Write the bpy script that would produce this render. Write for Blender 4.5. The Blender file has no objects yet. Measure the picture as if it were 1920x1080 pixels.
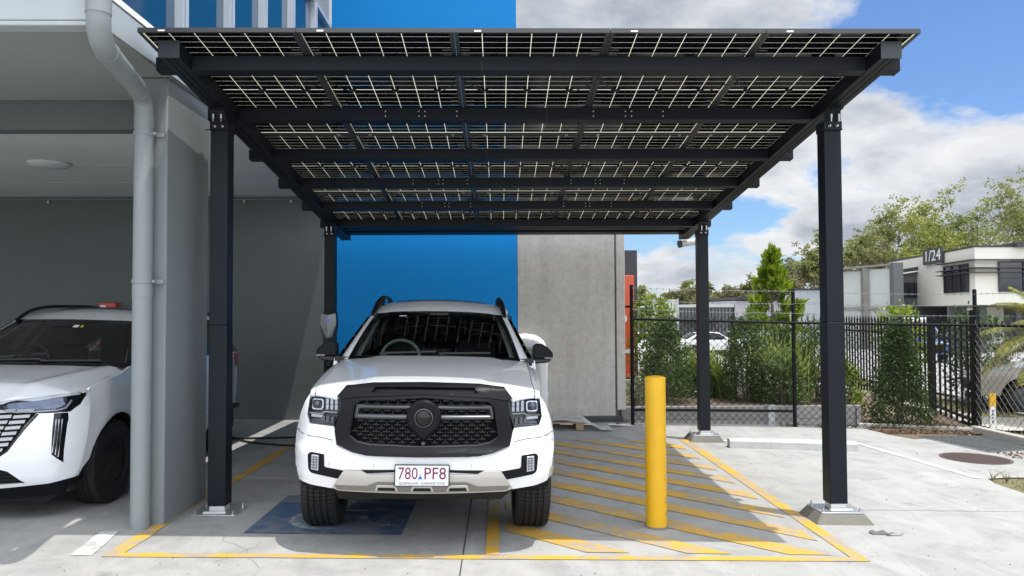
import bpy, bmesh, math, random
import numpy as np
from mathutils import Vector, Matrix
random.seed(7); RNG = np.random.default_rng(11)
PI = math.pi
S = bpy.context.scene
COL = S.collection
W4 = {}                                   # world matrices of thing empties

# ------------------------------------------------------------------ materials
def newmat(name):
    m = bpy.data.materials.new(name); m.use_nodes = True
    nt = m.node_tree; nt.nodes.clear()
    return m, nt
def N(nt, t, **kw):
    n = nt.nodes.new(t)
    for k, v in kw.items(): setattr(n, k, v)
    return n
def L(nt, a, b): nt.links.new(a, b)
def rgba(c): return (c[0], c[1], c[2], 1)
def mixc(nt, fac, a, b):
    n = N(nt, 'ShaderNodeMix', data_type='RGBA')
    for k, s in ((0, fac), (6, a), (7, b)):
        if hasattr(s, 'is_linked') or hasattr(s, 'links'): L(nt, s, n.inputs[k])
        else: n.inputs[k].default_value = s if k == 0 else rgba(s)
    return n.outputs[2]
def math_(nt, op, a, b=None, c=None, clamp=False):
    n = N(nt, 'ShaderNodeMath', operation=op); n.use_clamp = clamp
    for i, s in enumerate((a, b, c)):
        if s is None: continue
        if hasattr(s, 'links'): L(nt, s, n.inputs[i])
        else: n.inputs[i].default_value = s
    return n.outputs[0]
def noise(nt, vec, scale, detail=4, rough=.55, dist=0):
    n = N(nt, 'ShaderNodeTexNoise'); n.inputs['Scale'].default_value = scale
    n.inputs['Detail'].default_value = detail; n.inputs['Roughness'].default_value = rough
    n.inputs['Distortion'].default_value = dist
    if vec is not None: L(nt, vec, n.inputs['Vector'])
    return n.outputs[0]
def ramp(nt, fac, stops):
    n = N(nt, 'ShaderNodeValToRGB'); L(nt, fac, n.inputs[0])
    e = n.color_ramp.elements
    while len(e) < len(stops): e.new(.5)
    for x, (p, c) in zip(e, stops):
        x.position = p; x.color = rgba(c) if hasattr(c, '__len__') else (c, c, c, 1)
    return n.outputs[0]
def scaled(nt, vec, s):
    n = N(nt, 'ShaderNodeMapping'); L(nt, vec, n.inputs[0]); n.inputs['Scale'].default_value = s
    return n.outputs[0]
def bump(nt, h, st, dist=.01):
    n = N(nt, 'ShaderNodeBump'); n.inputs['Strength'].default_value = st; n.inputs['Distance'].default_value = dist
    L(nt, h, n.inputs['Height']); return n.outputs[0]
def coord(nt, kind='Object'): return N(nt, 'ShaderNodeTexCoord').outputs[kind]
def wpos(nt): return N(nt, 'ShaderNodeNewGeometry').outputs['Position']
def finish(nt, sh):
    o = N(nt, 'ShaderNodeOutputMaterial'); L(nt, sh, o.inputs[0])
def pbsdf(nt, col, rough=.5, metal=0, coat=0, normal=None, spec=.5):
    b = N(nt, 'ShaderNodeBsdfPrincipled')
    for k, v in (('Base Color', col), ('Roughness', rough)):
        if hasattr(v, 'links'): L(nt, v, b.inputs[k])
        else: b.inputs[k].default_value = rgba(v) if k == 'Base Color' else v
    b.inputs['Metallic'].default_value = metal; b.inputs['Coat Weight'].default_value = coat
    b.inputs['Coat Roughness'].default_value = .04; b.inputs['Specular IOR Level'].default_value = spec
    if normal is not None: L(nt, normal, b.inputs['Normal'])
    return b.outputs[0]
def mat(name, c, rough=.5, metal=0, coat=0, var=.12, scale=6, bmp=0, bscale=40, spec=.5, stretch=None):
    """painted / plain surface with a little uneven tone"""
    m, nt = newmat(name); p = wpos(nt)
    if stretch: p = scaled(nt, p, stretch)
    f = noise(nt, p, scale, 5, .6)
    lo = tuple(x*(1-var) for x in c); hi = tuple(min(1, x*(1+var)) for x in c)
    col = mixc(nt, f, lo, hi)
    nm = bump(nt, noise(nt, p, bscale, 3), bmp) if bmp else None
    r = rough if coat else math_(nt, 'MULTIPLY_ADD', noise(nt, p, scale*2.3, 3), .16, rough-.08, clamp=True)
    finish(nt, pbsdf(nt, col, r, metal, coat, nm, spec)); return m

def m_concrete(name, c, blotch=.25, grain=.1, big=.6, streak=0, bmp=.25):
    m, nt = newmat(name); p = wpos(nt)
    a = noise(nt, p, big, 6, .62, .4); b = noise(nt, p, 9, 6, .7); g = noise(nt, p, 160, 2, .6)
    col = mixc(nt, a, tuple(x*(1-blotch) for x in c), tuple(min(1, x*(1+blotch*.8)) for x in c))
    col = mixc(nt, math_(nt, 'MULTIPLY', ramp(nt, b, [(.42, 0.), (.72, 1.)]), grain*3), col, tuple(x*.55 for x in c))
    col = mixc(nt, math_(nt, 'MULTIPLY', ramp(nt, g, [(.35, 1.), (.5, 0.)]), grain*2), col, tuple(x*.5 for x in c))
    if streak:
        s = noise(nt, scaled(nt, p, (3.5, 3.5, .25)), 1.6, 5, .65)
        col = mixc(nt, math_(nt, 'MULTIPLY', ramp(nt, s, [(.45, 0.), (.7, 1.)]), streak), col, tuple(x*.5 for x in c))
    nm = bump(nt, noise(nt, p, 55, 5, .7), bmp, .004)
    finish(nt, pbsdf(nt, col, .85, normal=nm, spec=.3)); return m

def m_ground():
    m, nt = newmat('concrete_slab'); p = wpos(nt)
    c = (.36, .356, .338)
    a = noise(nt, p, .35, 6, .6, .6); b = noise(nt, p, 2.2, 7, .68, .5)
    st = noise(nt, scaled(nt, p, (1, .18, 1)), 3.0, 7, .7, .8)
    g = noise(nt, p, 130, 2, .7); d = noise(nt, p, 14, 5, .75)
    col = mixc(nt, a, tuple(x*.82 for x in c), tuple(x*1.16 for x in c))
    col = mixc(nt, math_(nt, 'MULTIPLY', ramp(nt, b, [(.45, 0.), (.72, 1.)]), .60), col, (.19, .19, .187))
    col = mixc(nt, math_(nt, 'MULTIPLY', ramp(nt, st, [(.5, 0.), (.62, 1.)]), .30), col, (.47, .465, .45))
    col = mixc(nt, math_(nt, 'MULTIPLY', ramp(nt, st, [(.32, 1.), (.42, 0.)]), .30), col, (.20, .20, .197))
    col = mixc(nt, math_(nt, 'MULTIPLY', ramp(nt, d, [(.60, 0.), (.72, 1.)]), .35), col, (.16, .157, .15))
    col = mixc(nt, math_(nt, 'MULTIPLY', ramp(nt, g, [(.34, 1.), (.46, 0.)]), .35), col, (.2, .2, .19))
    oil = ramp(nt, noise(nt, p, 1.7, 3, .55, .2), [(.68, 0.), (.76, 1.)])
    col = mixc(nt, math_(nt, 'MULTIPLY', oil, .45), col, (.09, .088, .085))
    # tyre scuffs: thin wandering dark and pale threads
    w = noise(nt, scaled(nt, p, (1, .5, 1)), .9, 3, .5, 1.5)
    th = math_(nt, 'LESS_THAN', math_(nt, 'ABSOLUTE', math_(nt, 'SUBTRACT', w, .52)), .0016)
    col = mixc(nt, math_(nt, 'MULTIPLY', th, .15), col, (.15, .15, .15))
    w2 = noise(nt, scaled(nt, p, (.8, .35, 1)), .7, 2, .5, 1.0)
    th2 = math_(nt, 'LESS_THAN', math_(nt, 'ABSOLUTE', math_(nt, 'SUBTRACT', w2, .47)), .0022)
    col = mixc(nt, math_(nt, 'MULTIPLY', th2, .07), col, (.60, .59, .57))
    nm = bump(nt, noise(nt, p, 60, 6, .7), .3, .004)
    finish(nt, pbsdf(nt, col, .8, normal=nm, spec=.35)); return m

def m_paintline(name, c, wear=.45, under=(.29, .285, .27)):
    m, nt = newmat(name); p = wpos(nt)
    a = noise(nt, p, 3.2, 7, .72, .6); b = noise(nt, p, 20, 5, .75); l = noise(nt, p, .9, 3, .5)
    thr = math_(nt, 'MULTIPLY_ADD', l, .5, a)
    worn = ramp(nt, thr, [(.60+.25*(1-wear), 0.), (.70+.25*(1-wear), 1.)])
    spk = ramp(nt, b, [(.66, 0.), (.72, 1.)])
    f = math_(nt, 'MAXIMUM', math_(nt, 'MULTIPLY', worn, .75), math_(nt, 'MULTIPLY', spk, .8))
    tone = mixc(nt, noise(nt, p, 1.5, 5, .6), tuple(x*.8 for x in c), tuple(min(1, x*1.12) for x in c))
    col = mixc(nt, f, tone, under)
    finish(nt, pbsdf(nt, col, .7, spec=.3, normal=bump(nt, noise(nt, p, 60, 5, .7), .25, .004))); return m

def m_glass_thin(name, tint, rough=.02, refl=.08, k=1.0):
    """thin pane: clear transmission with fresnel reflection"""
    m, nt = newmat(name)
    t = N(nt, 'ShaderNodeBsdfTransparent'); t.inputs[0].default_value = rgba(tint)
    g = N(nt, 'ShaderNodeBsdfGlossy'); g.inputs['Roughness'].default_value = rough; g.inputs[0].default_value = (1, 1, 1, 1)
    f = N(nt, 'ShaderNodeFresnel'); f.inputs[0].default_value = 1.45
    mx = N(nt, 'ShaderNodeMixShader'); L(nt, math_(nt, 'MULTIPLY_ADD', f.outputs[0], k, refl-.04, clamp=True), mx.inputs[0])
    L(nt, t.outputs[0], mx.inputs[1]); L(nt, g.outputs[0], mx.inputs[2])
    finish(nt, mx.outputs[0]); return m

def m_leaf(name, c1, c2, c3=None, rough=.45, trans=.35, scale=3.0):
    m, nt = newmat(name)
    at = N(nt, 'ShaderNodeAttribute'); at.attribute_name = 'tone'
    col = mixc(nt, at.outputs['Fac'], c1, c2)
    if c3 is not None:
        col = mixc(nt, ramp(nt, noise(nt, wpos(nt), scale, 3), [(.5, 0.), (.65, 1.)]), col, c3)
    b = pbsdf(nt, col, rough, spec=.4)
    t = N(nt, 'ShaderNodeBsdfTranslucent'); L(nt, col, t.inputs[0])
    mx = N(nt, 'ShaderNodeMixShader'); mx.inputs[0].default_value = trans
    L(nt, b, mx.inputs[1]); L(nt, t.outputs[0], mx.inputs[2]); finish(nt, mx.outputs[0]); return m

def m_cells():
    """bifacial module seen from below: black half cells, pale see-through gaps"""
    m, nt = newmat('solar_cells'); o = coord(nt)
    sp = N(nt, 'ShaderNodeSeparateXYZ'); L(nt, o, sp.inputs[0])
    x, y = sp.outputs[0], sp.outputs[1]
    def gap(v, pitch, half):
        fr = math_(nt, 'FRACT', math_(nt, 'DIVIDE', v, pitch))
        d = math_(nt, 'MULTIPLY', math_(nt, 'MINIMUM', fr, math_(nt, 'SUBTRACT', 1.0, fr)), pitch)
        return math_(nt, 'LESS_THAN', d, half)
    gx = gap(math_(nt, 'ADD', x, PCX*3), PCX, .0024)
    gy = gap(math_(nt, 'ADD', y, PCY*12), PCY, .0011)
    mid = math_(nt, 'LESS_THAN', math_(nt, 'ABSOLUTE', y), .005)
    ex = math_(nt, 'GREATER_THAN', math_(nt, 'ABSOLUTE', x), PCX*3-.005)
    ey = math_(nt, 'GREATER_THAN', math_(nt, 'ABSOLUTE', y), PCY*12-.006)
    g = gx
    for q in (gy, mid, ex, ey): g = math_(nt, 'MAXIMUM', g, q)
    cell = pbsdf(nt, (.0025, .0032, .006), .10, spec=.12)
    d = N(nt, 'ShaderNodeBsdfDiffuse'); d.inputs[0].default_value = (.42, .42, .36, 1)
    t = N(nt, 'ShaderNodeBsdfTranslucent'); t.inputs[0].default_value = (.33, .325, .26, 1)
    ad = N(nt, 'ShaderNodeAddShader'); L(nt, d.outputs[0], ad.inputs[0]); L(nt, t.outputs[0], ad.inputs[1])
    mx = N(nt, 'ShaderNodeMixShader'); L(nt, g, mx.inputs[0]); L(nt, cell, mx.inputs[1]); L(nt, ad.outputs[0], mx.inputs[2])
    finish(nt, mx.outputs[0]); return m

def m_tyre():
    m, nt = newmat('tyre_rubber'); o = coord(nt)
    sp = N(nt, 'ShaderNodeSeparateXYZ'); L(nt, o, sp.inputs[0])
    ang = math_(nt, 'ARCTAN2', sp.outputs[2], sp.outputs[1])
    k = math_(nt, 'ABSOLUTE', math_(nt, 'MULTIPLY', sp.outputs[0], 22))
    sw = math_(nt, 'SINE', math_(nt, 'MULTIPLY_ADD', ang, 74, k))
    h = ramp(nt, math_(nt, 'MULTIPLY_ADD', sw, .5, .5), [(.08, 0.), (.2, 1.)])
    col = mixc(nt, h, (.004, .004, .0045), (.018, .018, .0195))
    finish(nt, pbsdf(nt, col, .62, normal=bump(nt, h, .8, .006), spec=.35)); return m

# ------------------------------------------------------------------ mesh builder
class MB:
    def __init__(s): s.v = []; s.f = []; s.m = []
    def add(s, vs, fs, mi=0):
        o = len(s.v); s.v += [tuple(map(float, p)) for p in vs]
        for f in fs: s.f.append(tuple(i+o for i in f)); s.m.append(mi)
        return s
    def hexa(s, p, mi=0):      # 8 corners: bottom loop 0-3, top loop 4-7
        return s.add(p, [(3, 2, 1, 0), (4, 5, 6, 7), (0, 1, 5, 4), (1, 2, 6, 5), (2, 3, 7, 6), (3, 0, 4, 7)], mi)
    def box(s, x0, x1, y0, y1, z0, z1, mi=0, M=None):
        p = [(x0, y0, z0), (x1, y0, z0), (x1, y1, z0), (x0, y1, z0), (x0, y0, z1), (x1, y0, z1), (x1, y1, z1), (x0, y1, z1)]
        if M is not None: p = [tuple(M @ Vector(q)) for q in p]
        return s.hexa(p, mi)
    def bar(s, a, b, w, h, up=(0, 0, 1), mi=0):
        a = Vector(a); b = Vector(b); d = (b-a).normalized(); u = Vector(up)
        sd = d.cross(u)
        if sd.length < 1e-5: sd = d.cross(Vector((1, 0, 0)))
        sd.normalize(); u = sd.cross(d).normalized()
        sd *= w/2; u *= h/2
        return s.hexa([a-sd-u, a+sd-u, b+sd-u, b-sd-u, a-sd+u, a+sd+u, b+sd+u, b-sd+u], mi)
    def tube(s, pts, r, n=10, mi=0, caps=True):
        pts = [Vector(p) for p in pts]; k = len(pts)
        rs = r if hasattr(r, '__len__') else [r]*k
        o = len(s.v); prev = None
        for i, p in enumerate(pts):
            d = (pts[min(i+1, k-1)]-pts[max(i-1, 0)]).normalized()
            if prev is None:
                a = d.cross(Vector((0, 0, 1)))
                if a.length < 1e-4: a = d.cross(Vector((0, 1, 0)))
            else: a = prev-d*prev.dot(d)
            a.normalize(); prev = a; b = d.cross(a)
            for j in range(n):
                t = 2*PI*j/n; q = p+(a*math.cos(t)+b*math.sin(t))*rs[i]; s.v.append(tuple(q))
        for i in range(k-1):
            for j in range(n):
                s.f.append((o+i*n+j, o+i*n+(j+1) % n, o+(i+1)*n+(j+1) % n, o+(i+1)*n+j)); s.m.append(mi)
        if caps:
            s.f.append(tuple(o+j for j in range(n))[::-1]); s.m.append(mi)
            s.f.append(tuple(o+(k-1)*n+j for j in range(n))); s.m.append(mi)
        return s
    def lathe(s, prof, n=24, M=None, mi=0, close=False):   # prof: (radius, height) about local z
        o = len(s.v); k = len(prof)
        for r, z in prof:
            for j in range(n):
                t = 2*PI*j/n; q = Vector((r*math.cos(t), r*math.sin(t), z))
                s.v.append(tuple(M @ q) if M is not None else tuple(q))
        for i in range(k if close else k-1):
            i2 = (i+1) % k
            for j in range(n):
                s.f.append((o+i*n+j, o+i*n+(j+1) % n, o+i2*n+(j+1) % n, o+i2*n+j)); s.m.append(mi)
        if not close:
            if prof[0][0] > 1e-4: s.f.append(tuple(o+j for j in range(n))[::-1]); s.m.append(mi)
            if prof[-1][0] > 1e-4: s.f.append(tuple(o+(k-1)*n+j for j in range(n))); s.m.append(mi)
        return s
    def prism(s, out, fn0, fn1, mi=0):     # out: 2D loop; fn: 2D -> 3D for the two ends
        n = len(out); a = [fn0(*p) for p in out]; b = [fn1(*p) for p in out]
        return s.add(a+b, [tuple(range(n))[::-1], tuple(range(n, 2*n))]+[(i, (i+1) % n, n+(i+1) % n, n+i) for i in range(n)], mi)
    def grid(s, fn, nu, nv, mi=0, flip=False):
        o = len(s.v)
        for i in range(nu+1):
            for j in range(nv+1): s.v.append(tuple(map(float, fn(i/nu, j/nv))))
        for i in range(nu):
            for j in range(nv):
                q = (o+i*(nv+1)+j, o+(i+1)*(nv+1)+j, o+(i+1)*(nv+1)+j+1, o+i*(nv+1)+j+1)
                s.f.append(q[::-1] if flip else q); s.m.append(mi)
        return s
    def build(s, name, mats, parent=None, local=False, smooth=None, bevel=0, seg=2, at=None, tone=None, fixn=True):
        me = bpy.data.meshes.new(name)
        vs = s.v; base = None
        if parent is not None and not local:
            Mi = W4[root_of(parent).name].inverted(); vs = [tuple(Mi @ Vector(p)) for p in vs]
        elif parent is None and vs:
            a = np.array(vs); base = at if at is not None else (float((a[:, 0].min()+a[:, 0].max())/2), float((a[:, 1].min()+a[:, 1].max())/2), float(a[:, 2].min()))
            vs = (a-np.array(base)).tolist()
        me.from_pydata(vs, [], s.f)
        if fixn and len(s.f) < 60000:
            bm = bmesh.new(); bm.from_mesh(me); bmesh.ops.recalc_face_normals(bm, faces=bm.faces); bm.to_mesh(me); bm.free()
        mats = mats if isinstance(mats, (list, tuple)) else [mats]
        for m in mats: me.materials.append(m)
        if any(s.m): me.polygons.foreach_set('material_index', s.m)
        if tone is not None:
            at_ = me.attributes.new('tone', 'FLOAT', 'FACE'); at_.data.foreach_set('value', tone)
        if smooth is not None:
            me.shade_smooth(); me.set_sharp_from_angle(angle=math.radians(smooth))
        o = bpy.data.objects.new(name, me); COL.objects.link(o)
        if base is not None: o.location = base; W4[o.name] = Matrix.Translation(base)
        if parent is not None: o.parent = parent
        if bevel:
            b = o.modifiers.new('bevel', 'BEVEL'); b.width = bevel; b.segments = seg; b.limit_method = 'ANGLE'; b.angle_limit = math.radians(40)
            b.harden_normals = False
            if smooth is None: me.shade_smooth(); me.set_sharp_from_angle(angle=math.radians(35))
        return o
def root_of(o):
    while o.parent is not None: o = o.parent
    return o
def tag(o, label, cat, group=None):
    o['label'] = label; o['category'] = cat
    if group: o['group'] = group
    return o
def struct(o): o['kind'] = 'structure'; return o
def stuff(o): o['kind'] = 'stuff'; return o
def thing(name, label, cat, loc, M=None, group=None):
    o = bpy.data.objects.new(name, None); COL.objects.link(o); o.empty_display_size = .2
    mw = Matrix.Translation(Vector(loc)) @ (M.to_4x4() if M is not None else Matrix.Identity(4))
    o.matrix_world = mw; W4[o.name] = mw
    return tag(o, label, cat, group)
def dup(root, loc, rotz=0, label=None, group=None, scale=1):
    r = root.copy(); COL.objects.link(r); r.location = loc; r.rotation_euler = (0, 0, rotz); r.scale = (scale,)*3
    if label: r['label'] = label
    if group: r['group'] = group
    W4[r.name] = Matrix.Translation(Vector(loc)) @ Matrix.Rotation(rotz, 4, 'Z')
    for ch in list(root.children):
        c = ch.copy(); COL.objects.link(c); c.parent = r
        for g in ch.children:
            d = g.copy(); COL.objects.link(d); d.parent = c
    return r

# a curved sheet cut to an outline: triangulate, slice finely, bend, give it a rim
def patch(outlines, fn, step, rim=None, mirror=False, mb=None):
    bm = bmesh.new()
    outs = list(outlines)
    if mirror: outs = outs+[[(-a, b) for a, b in o][::-1] for o in outs]
    for o in outs:
        f = bm.faces.new([bm.verts.new((a, b, 0)) for a, b in o])
    bmesh.ops.remove_doubles(bm, verts=bm.verts, dist=1e-5)
    bmesh.ops.triangulate(bm, faces=bm.faces, ngon_method='EAR_CLIP')
    xs = [v.co.x for v in bm.verts]; ys = [v.co.y for v in bm.verts]
    for ax, (lo, hi), st in ((0, (min(xs), max(xs)), step[0]), (1, (min(ys), max(ys)), step[1])):
        k = int((hi-lo)/st)
        for i in range(1, k+1):
            co = [0, 0, 0]; no = [0, 0, 0]; co[ax] = lo+(hi-lo)*i/(k+1); no[ax] = 1
            bmesh.ops.bisect_plane(bm, geom=bm.verts[:]+bm.edges[:]+bm.faces[:], dist=1e-5, plane_co=co, plane_no=no)
    bmesh.ops.remove_doubles(bm, verts=bm.verts, dist=1e-4)
    bm.verts.ensure_lookup_table()
    flat = [(v.co.x, v.co.y) for v in bm.verts]
    P = [tuple(map(float, fn(a, b))) for a, b in flat]
    mb = mb or MB()
    fs = [tuple(v.index for v in f.verts) for f in bm.faces]
    vs = list(P); extra = []
    if rim is not None:
        idx = {}
        def back(i):
            if i not in idx:
                idx[i] = len(vs); r = rim(*P[i]) if callable(rim) else rim
                vs.append((P[i][0]+r[0], P[i][1]+r[1], P[i][2]+r[2]))
            return idx[i]
        for e in bm.edges:
            if len(e.link_faces) == 1:
                a, b = e.verts[0].index, e.verts[1].index
                extra.append((a, b, back(b), back(a)))
    bm.free()
    mb.add(vs, fs+extra); return mb

def text_mesh(s, size, M, mats, name, parent, depth=.001, local=True, align='CENTER', xs=1.0):
    cu = bpy.data.curves.new(name, 'FONT'); cu.body = s; cu.size = size; cu.extrude = depth; cu.align_x = align; cu.align_y = 'CENTER'
    cu.resolution_u = 3
    o = bpy.data.objects.new(name+'_tmp', cu); COL.objects.link(o)
    dg = bpy.context.evaluated_depsgraph_get(); me = bpy.data.meshes.new_from_object(o.evaluated_get(dg))
    bpy.data.objects.remove(o)
    vs = [tuple(M @ Vector((v.co.x*xs, v.co.y, v.co.z))) for v in me.vertices]; fs = [tuple(p.vertices) for p in me.polygons]
    mb = MB(); mb.add(vs, fs)
    return mb.build(name, mats, parent, local=local, fixn=False)

def gz(x, y): return -.0205*(x+2.41)-.008*(y-6.58)          # the car park falls gently to the right and back
def terr(y): return -.38 if y < 18 else max(-1.35, -.38-(y-18)*.023)
CLOUD_SEED = 9.2
# ------------------------------------------------------------------ camera, sun, sky
cam = bpy.data.cameras.new('camera'); co = bpy.data.objects.new('camera', cam); COL.objects.link(co)
cam.sensor_width = 36; cam.lens = 36*1432.66/1920; cam.clip_end = 3000; cam.clip_start = .05
p_, y_, r_ = .03133, .01609, -.00433
fw = Vector((math.sin(y_)*math.cos(p_), math.cos(y_)*math.cos(p_), math.sin(p_)))
rt = Vector((math.cos(y_), -math.sin(y_), 0)); up = rt.cross(fw)
r2 = rt*math.cos(r_)+up*math.sin(r_); u2 = -rt*math.sin(r_)+up*math.cos(r_)
co.matrix_world = Matrix(((r2.x, u2.x, -fw.x, 0), (r2.y, u2.y, -fw.y, 0), (r2.z, u2.z, -fw.z, 1.70), (0, 0, 0, 1)))
S.camera = co
SUN = Vector((.225, -.125, 1)).normalized()
sl = bpy.data.lights.new('sun', 'SUN'); so = bpy.data.objects.new('sun', sl); COL.objects.link(so)
sl.energy = 3.5; sl.angle = math.radians(.53); sl.color = (1, .965, .91)
so.rotation_euler = SUN.to_track_quat('Z', 'Y').to_euler(); so.location = (4, -4, 20)
w = bpy.data.worlds.new('World'); S.world = w; w.use_nodes = True
nt = w.node_tree; nt.nodes.clear()
sky = N(nt, 'ShaderNodeTexSky', sky_type='NISHITA'); sky.sun_disc = False
sky.sun_elevation = math.asin(SUN.z); sky.sun_rotation = math.atan2(SUN.x, SUN.y); sky.air_density = 1.0; sky.dust_density = .6; sky.ozone_density = 1.6
g = coord(nt, 'Generated'); sp = N(nt, 'ShaderNodeSeparateXYZ'); L(nt, g, sp.inputs[0])
zz = math_(nt, 'ADD', math_(nt, 'MAXIMUM', sp.outputs[2], 0.0), .30)
cx = N(nt, 'ShaderNodeCombineXYZ')
L(nt, math_(nt, 'DIVIDE', sp.outputs[0], zz), cx.inputs[0]); L(nt, math_(nt, 'DIVIDE', sp.outputs[1], zz), cx.inputs[1])
cx.inputs[2].default_value = CLOUD_SEED
n1 = noise(nt, cx.outputs[0], 1.9, 10, .55, .15)
n0 = noise(nt, cx.outputs[0], .8, 2, .5)
cov = math_(nt, 'MULTIPLY_ADD', n0, .5, n1)
# the break in the cloud stands up and to the right
dv = N(nt, 'ShaderNodeVectorMath', operation='DOT_PRODUCT'); L(nt, g, dv.inputs[0]); dv.inputs[1].default_value = Vector((.445, .83, .25)).normalized()
hole = ramp(nt, dv.outputs['Value'], [(.983, 0.), (.998, 1.)])
cov = math_(nt, 'MULTIPLY_ADD', hole, -.17, cov)
mask = ramp(nt, cov, [(.60, 0.), (.665, 1.)])
n2 = noise(nt, cx.outputs[0], 3.0, 9, .58, .2)
den = math_(nt, 'ADD', math_(nt, 'MULTIPLY', ramp(nt, cov, [(.62, 0.), (.92, 1.)]), .62), math_(nt, 'MULTIPLY', ramp(nt, n2, [(.38, 0.), (.66, 1.)]), .62))
ccol = ramp(nt, den, [(.05, (5.5, 5.55, 5.6)), (.36, (4.6, 4.75, 5.0)), (.85, (2.5, 2.8, 3.25))])
skyc = mixc(nt, 0.0, (0, 0, 0), (0, 0, 0))
ml = N(nt, 'ShaderNodeMix', data_type='RGBA', blend_type='MULTIPLY'); ml.inputs[0].default_value = 1
L(nt, sky.outputs[0], ml.inputs[6]); ml.inputs[7].default_value = (.60, .76, .98, 1)
# unseen cloud behind the viewer: brightness added to light the shaded bonnet and fronts
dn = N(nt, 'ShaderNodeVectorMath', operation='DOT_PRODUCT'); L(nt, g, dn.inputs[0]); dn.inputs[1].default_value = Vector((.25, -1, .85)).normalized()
rear_fill = math_(nt, 'MULTIPLY_ADD', ramp(nt, dn.outputs['Value'], [(.0, 0.), (.80, 1.)]), 2.5, 1.0)
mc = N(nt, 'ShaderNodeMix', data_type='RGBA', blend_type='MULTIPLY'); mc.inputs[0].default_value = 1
L(nt, ccol, mc.inputs[6]); L(nt, rear_fill, mc.inputs[7]); ccol = mc.outputs[2]
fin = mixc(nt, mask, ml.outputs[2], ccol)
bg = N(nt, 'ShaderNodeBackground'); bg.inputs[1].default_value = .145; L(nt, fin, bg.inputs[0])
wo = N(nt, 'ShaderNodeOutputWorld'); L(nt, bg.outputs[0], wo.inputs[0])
S.view_settings.view_transform = 'Standard'; S.view_settings.look = 'None'; S.view_settings.exposure = .22; S.view_settings.gamma = 1
S.view_settings.use_curve_mapping = False
S.cycles.max_bounces = 8; S.cycles.diffuse_bounces = 4; S.cycles.transparent_max_bounces = 24; S.cycles.caustics_reflective = False; S.cycles.caustics_refractive = False
# ------------------------------------------------------------------ shared materials
M_ground = m_ground()
M_yellow = m_paintline('yellow_line_paint', (.62, .36, .05), .55)
M_yhatch = m_paintline('yellow_hatch_paint', (.58, .35, .065), .55)
M_white_line = m_paintline('white_line_paint', (.72, .72, .70), .5)
M_blue_pad = m_paintline('blue_pad_paint', (.060, .108, .19), .6, (.19, .20, .22))
M_sym = m_paintline('faded_symbol_paint', (.36, .39, .39), .6, (.09, .13, .21))
M_black_steel = mat('dark_grey_powdercoat', (.0075, .0100, .0145), .45, spec=.2, var=.12, scale=1.5, bmp=.02, bscale=200)
M_black_steel2 = mat('dark_grey_powdercoat_cap', (.034, .038, .046), .45, var=.12, scale=2)
M_galv = mat('galvanised_steel', (.50, .52, .53), .38, .75, var=.25, scale=14)
M_bolt = mat('zinc_bolt', (.55, .55, .54), .3, .9, var=.1)
M_plinth = m_concrete('grout_plinth', (.20, .19, .16), .3, .15, 3)
M_conc = m_concrete('precast_concrete', (.46, .445, .41), .26, .16, .9, .3)
M_white = mat('white_plastic', (.78, .78, .76), .4, var=.04)
M_blackpl = mat('black_plastic', (.012, .012, .013), .5, var=.15)
M_rubber = mat('black_rubber', (.01, .01, .01), .75, var=.1)
M_cream = mat('cream_gap', (.6, .58, .45), .6)

# ------------------------------------------------------------------ ground
def gsheet(name, poly, m, lift=0.0, parent=None, zf=gz):
    mb = MB(); mb.add([(x, y, zf(x, y)+lift) for x, y in poly], [tuple(range(len(poly)))])
    return mb.build(name, m, parent)
slab = struct(gsheet('car_park', [(-16, -14), (5.33, -14), (5.33, 8.2), (5.42, 8.47), (5.7, 8.55), (9.0, 8.75), (9.0, 10.35), (6.6, 11.0), (6.05, 11.75), (5.92, 12.2), (5.92, 12.64), (2.06, 12.70), (1.9, 12.64), (-16, 12.64)], M_ground))
M_joint = mat('saw_cut_joint', (.07, .068, .065), .9)
M_crack = mat('hairline_crack', (.18, .177, .168), .9)
def strip(name, pts, w, m, lift, parent):
    mb = MB(); n = len(pts); L_, R_ = [], []
    for i, (x, y) in enumerate(pts):
        a = Vector(pts[max(i-1, 0)]); b = Vector(pts[min(i+1, n-1)]); d = (b-a).normalized(); q = Vector((-d.y, d.x))*w/2
        L_.append((x+q.x, y+q.y)); R_.append((x-q.x, y-q.y))
    vs = [(x, y, gz(x, y)+lift) for x, y in L_+R_]
    mb.add(vs, [(n+i, n+i+1, i+1, i) for i in range(n-1)])
    return mb.build(name, m, parent, fixn=False)
strip('expansion_joint', [(-.27, -3), (-.27, 12.6)], .010, M_joint, .003, slab)
strip('expansion_joint', [(2.7, 6.98), (9, 6.98)], .006, M_joint, .003, slab)
strip('expansion_joint', [(-16, 10.95), (9, 10.95)], .006, M_joint, .003, slab)
rc = random.Random(5)
for (x, y, dx, dy, n) in ((-1.62, 5.2, -.09, .11, 9), (-1.95, 5.28, .02, .10, 7), (3.5, 7.3, .12, -.09, 10)):
    pts = [(x, y)]
    for i in range(n): pts.append((pts[-1][0]+dx*rc.uniform(.2, 1.4)+rc.uniform(-.03, .03), pts[-1][1]+dy*rc.uniform(.3, 1.3)))
    strip('crack', pts, .0028, M_crack, .003, slab)
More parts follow.
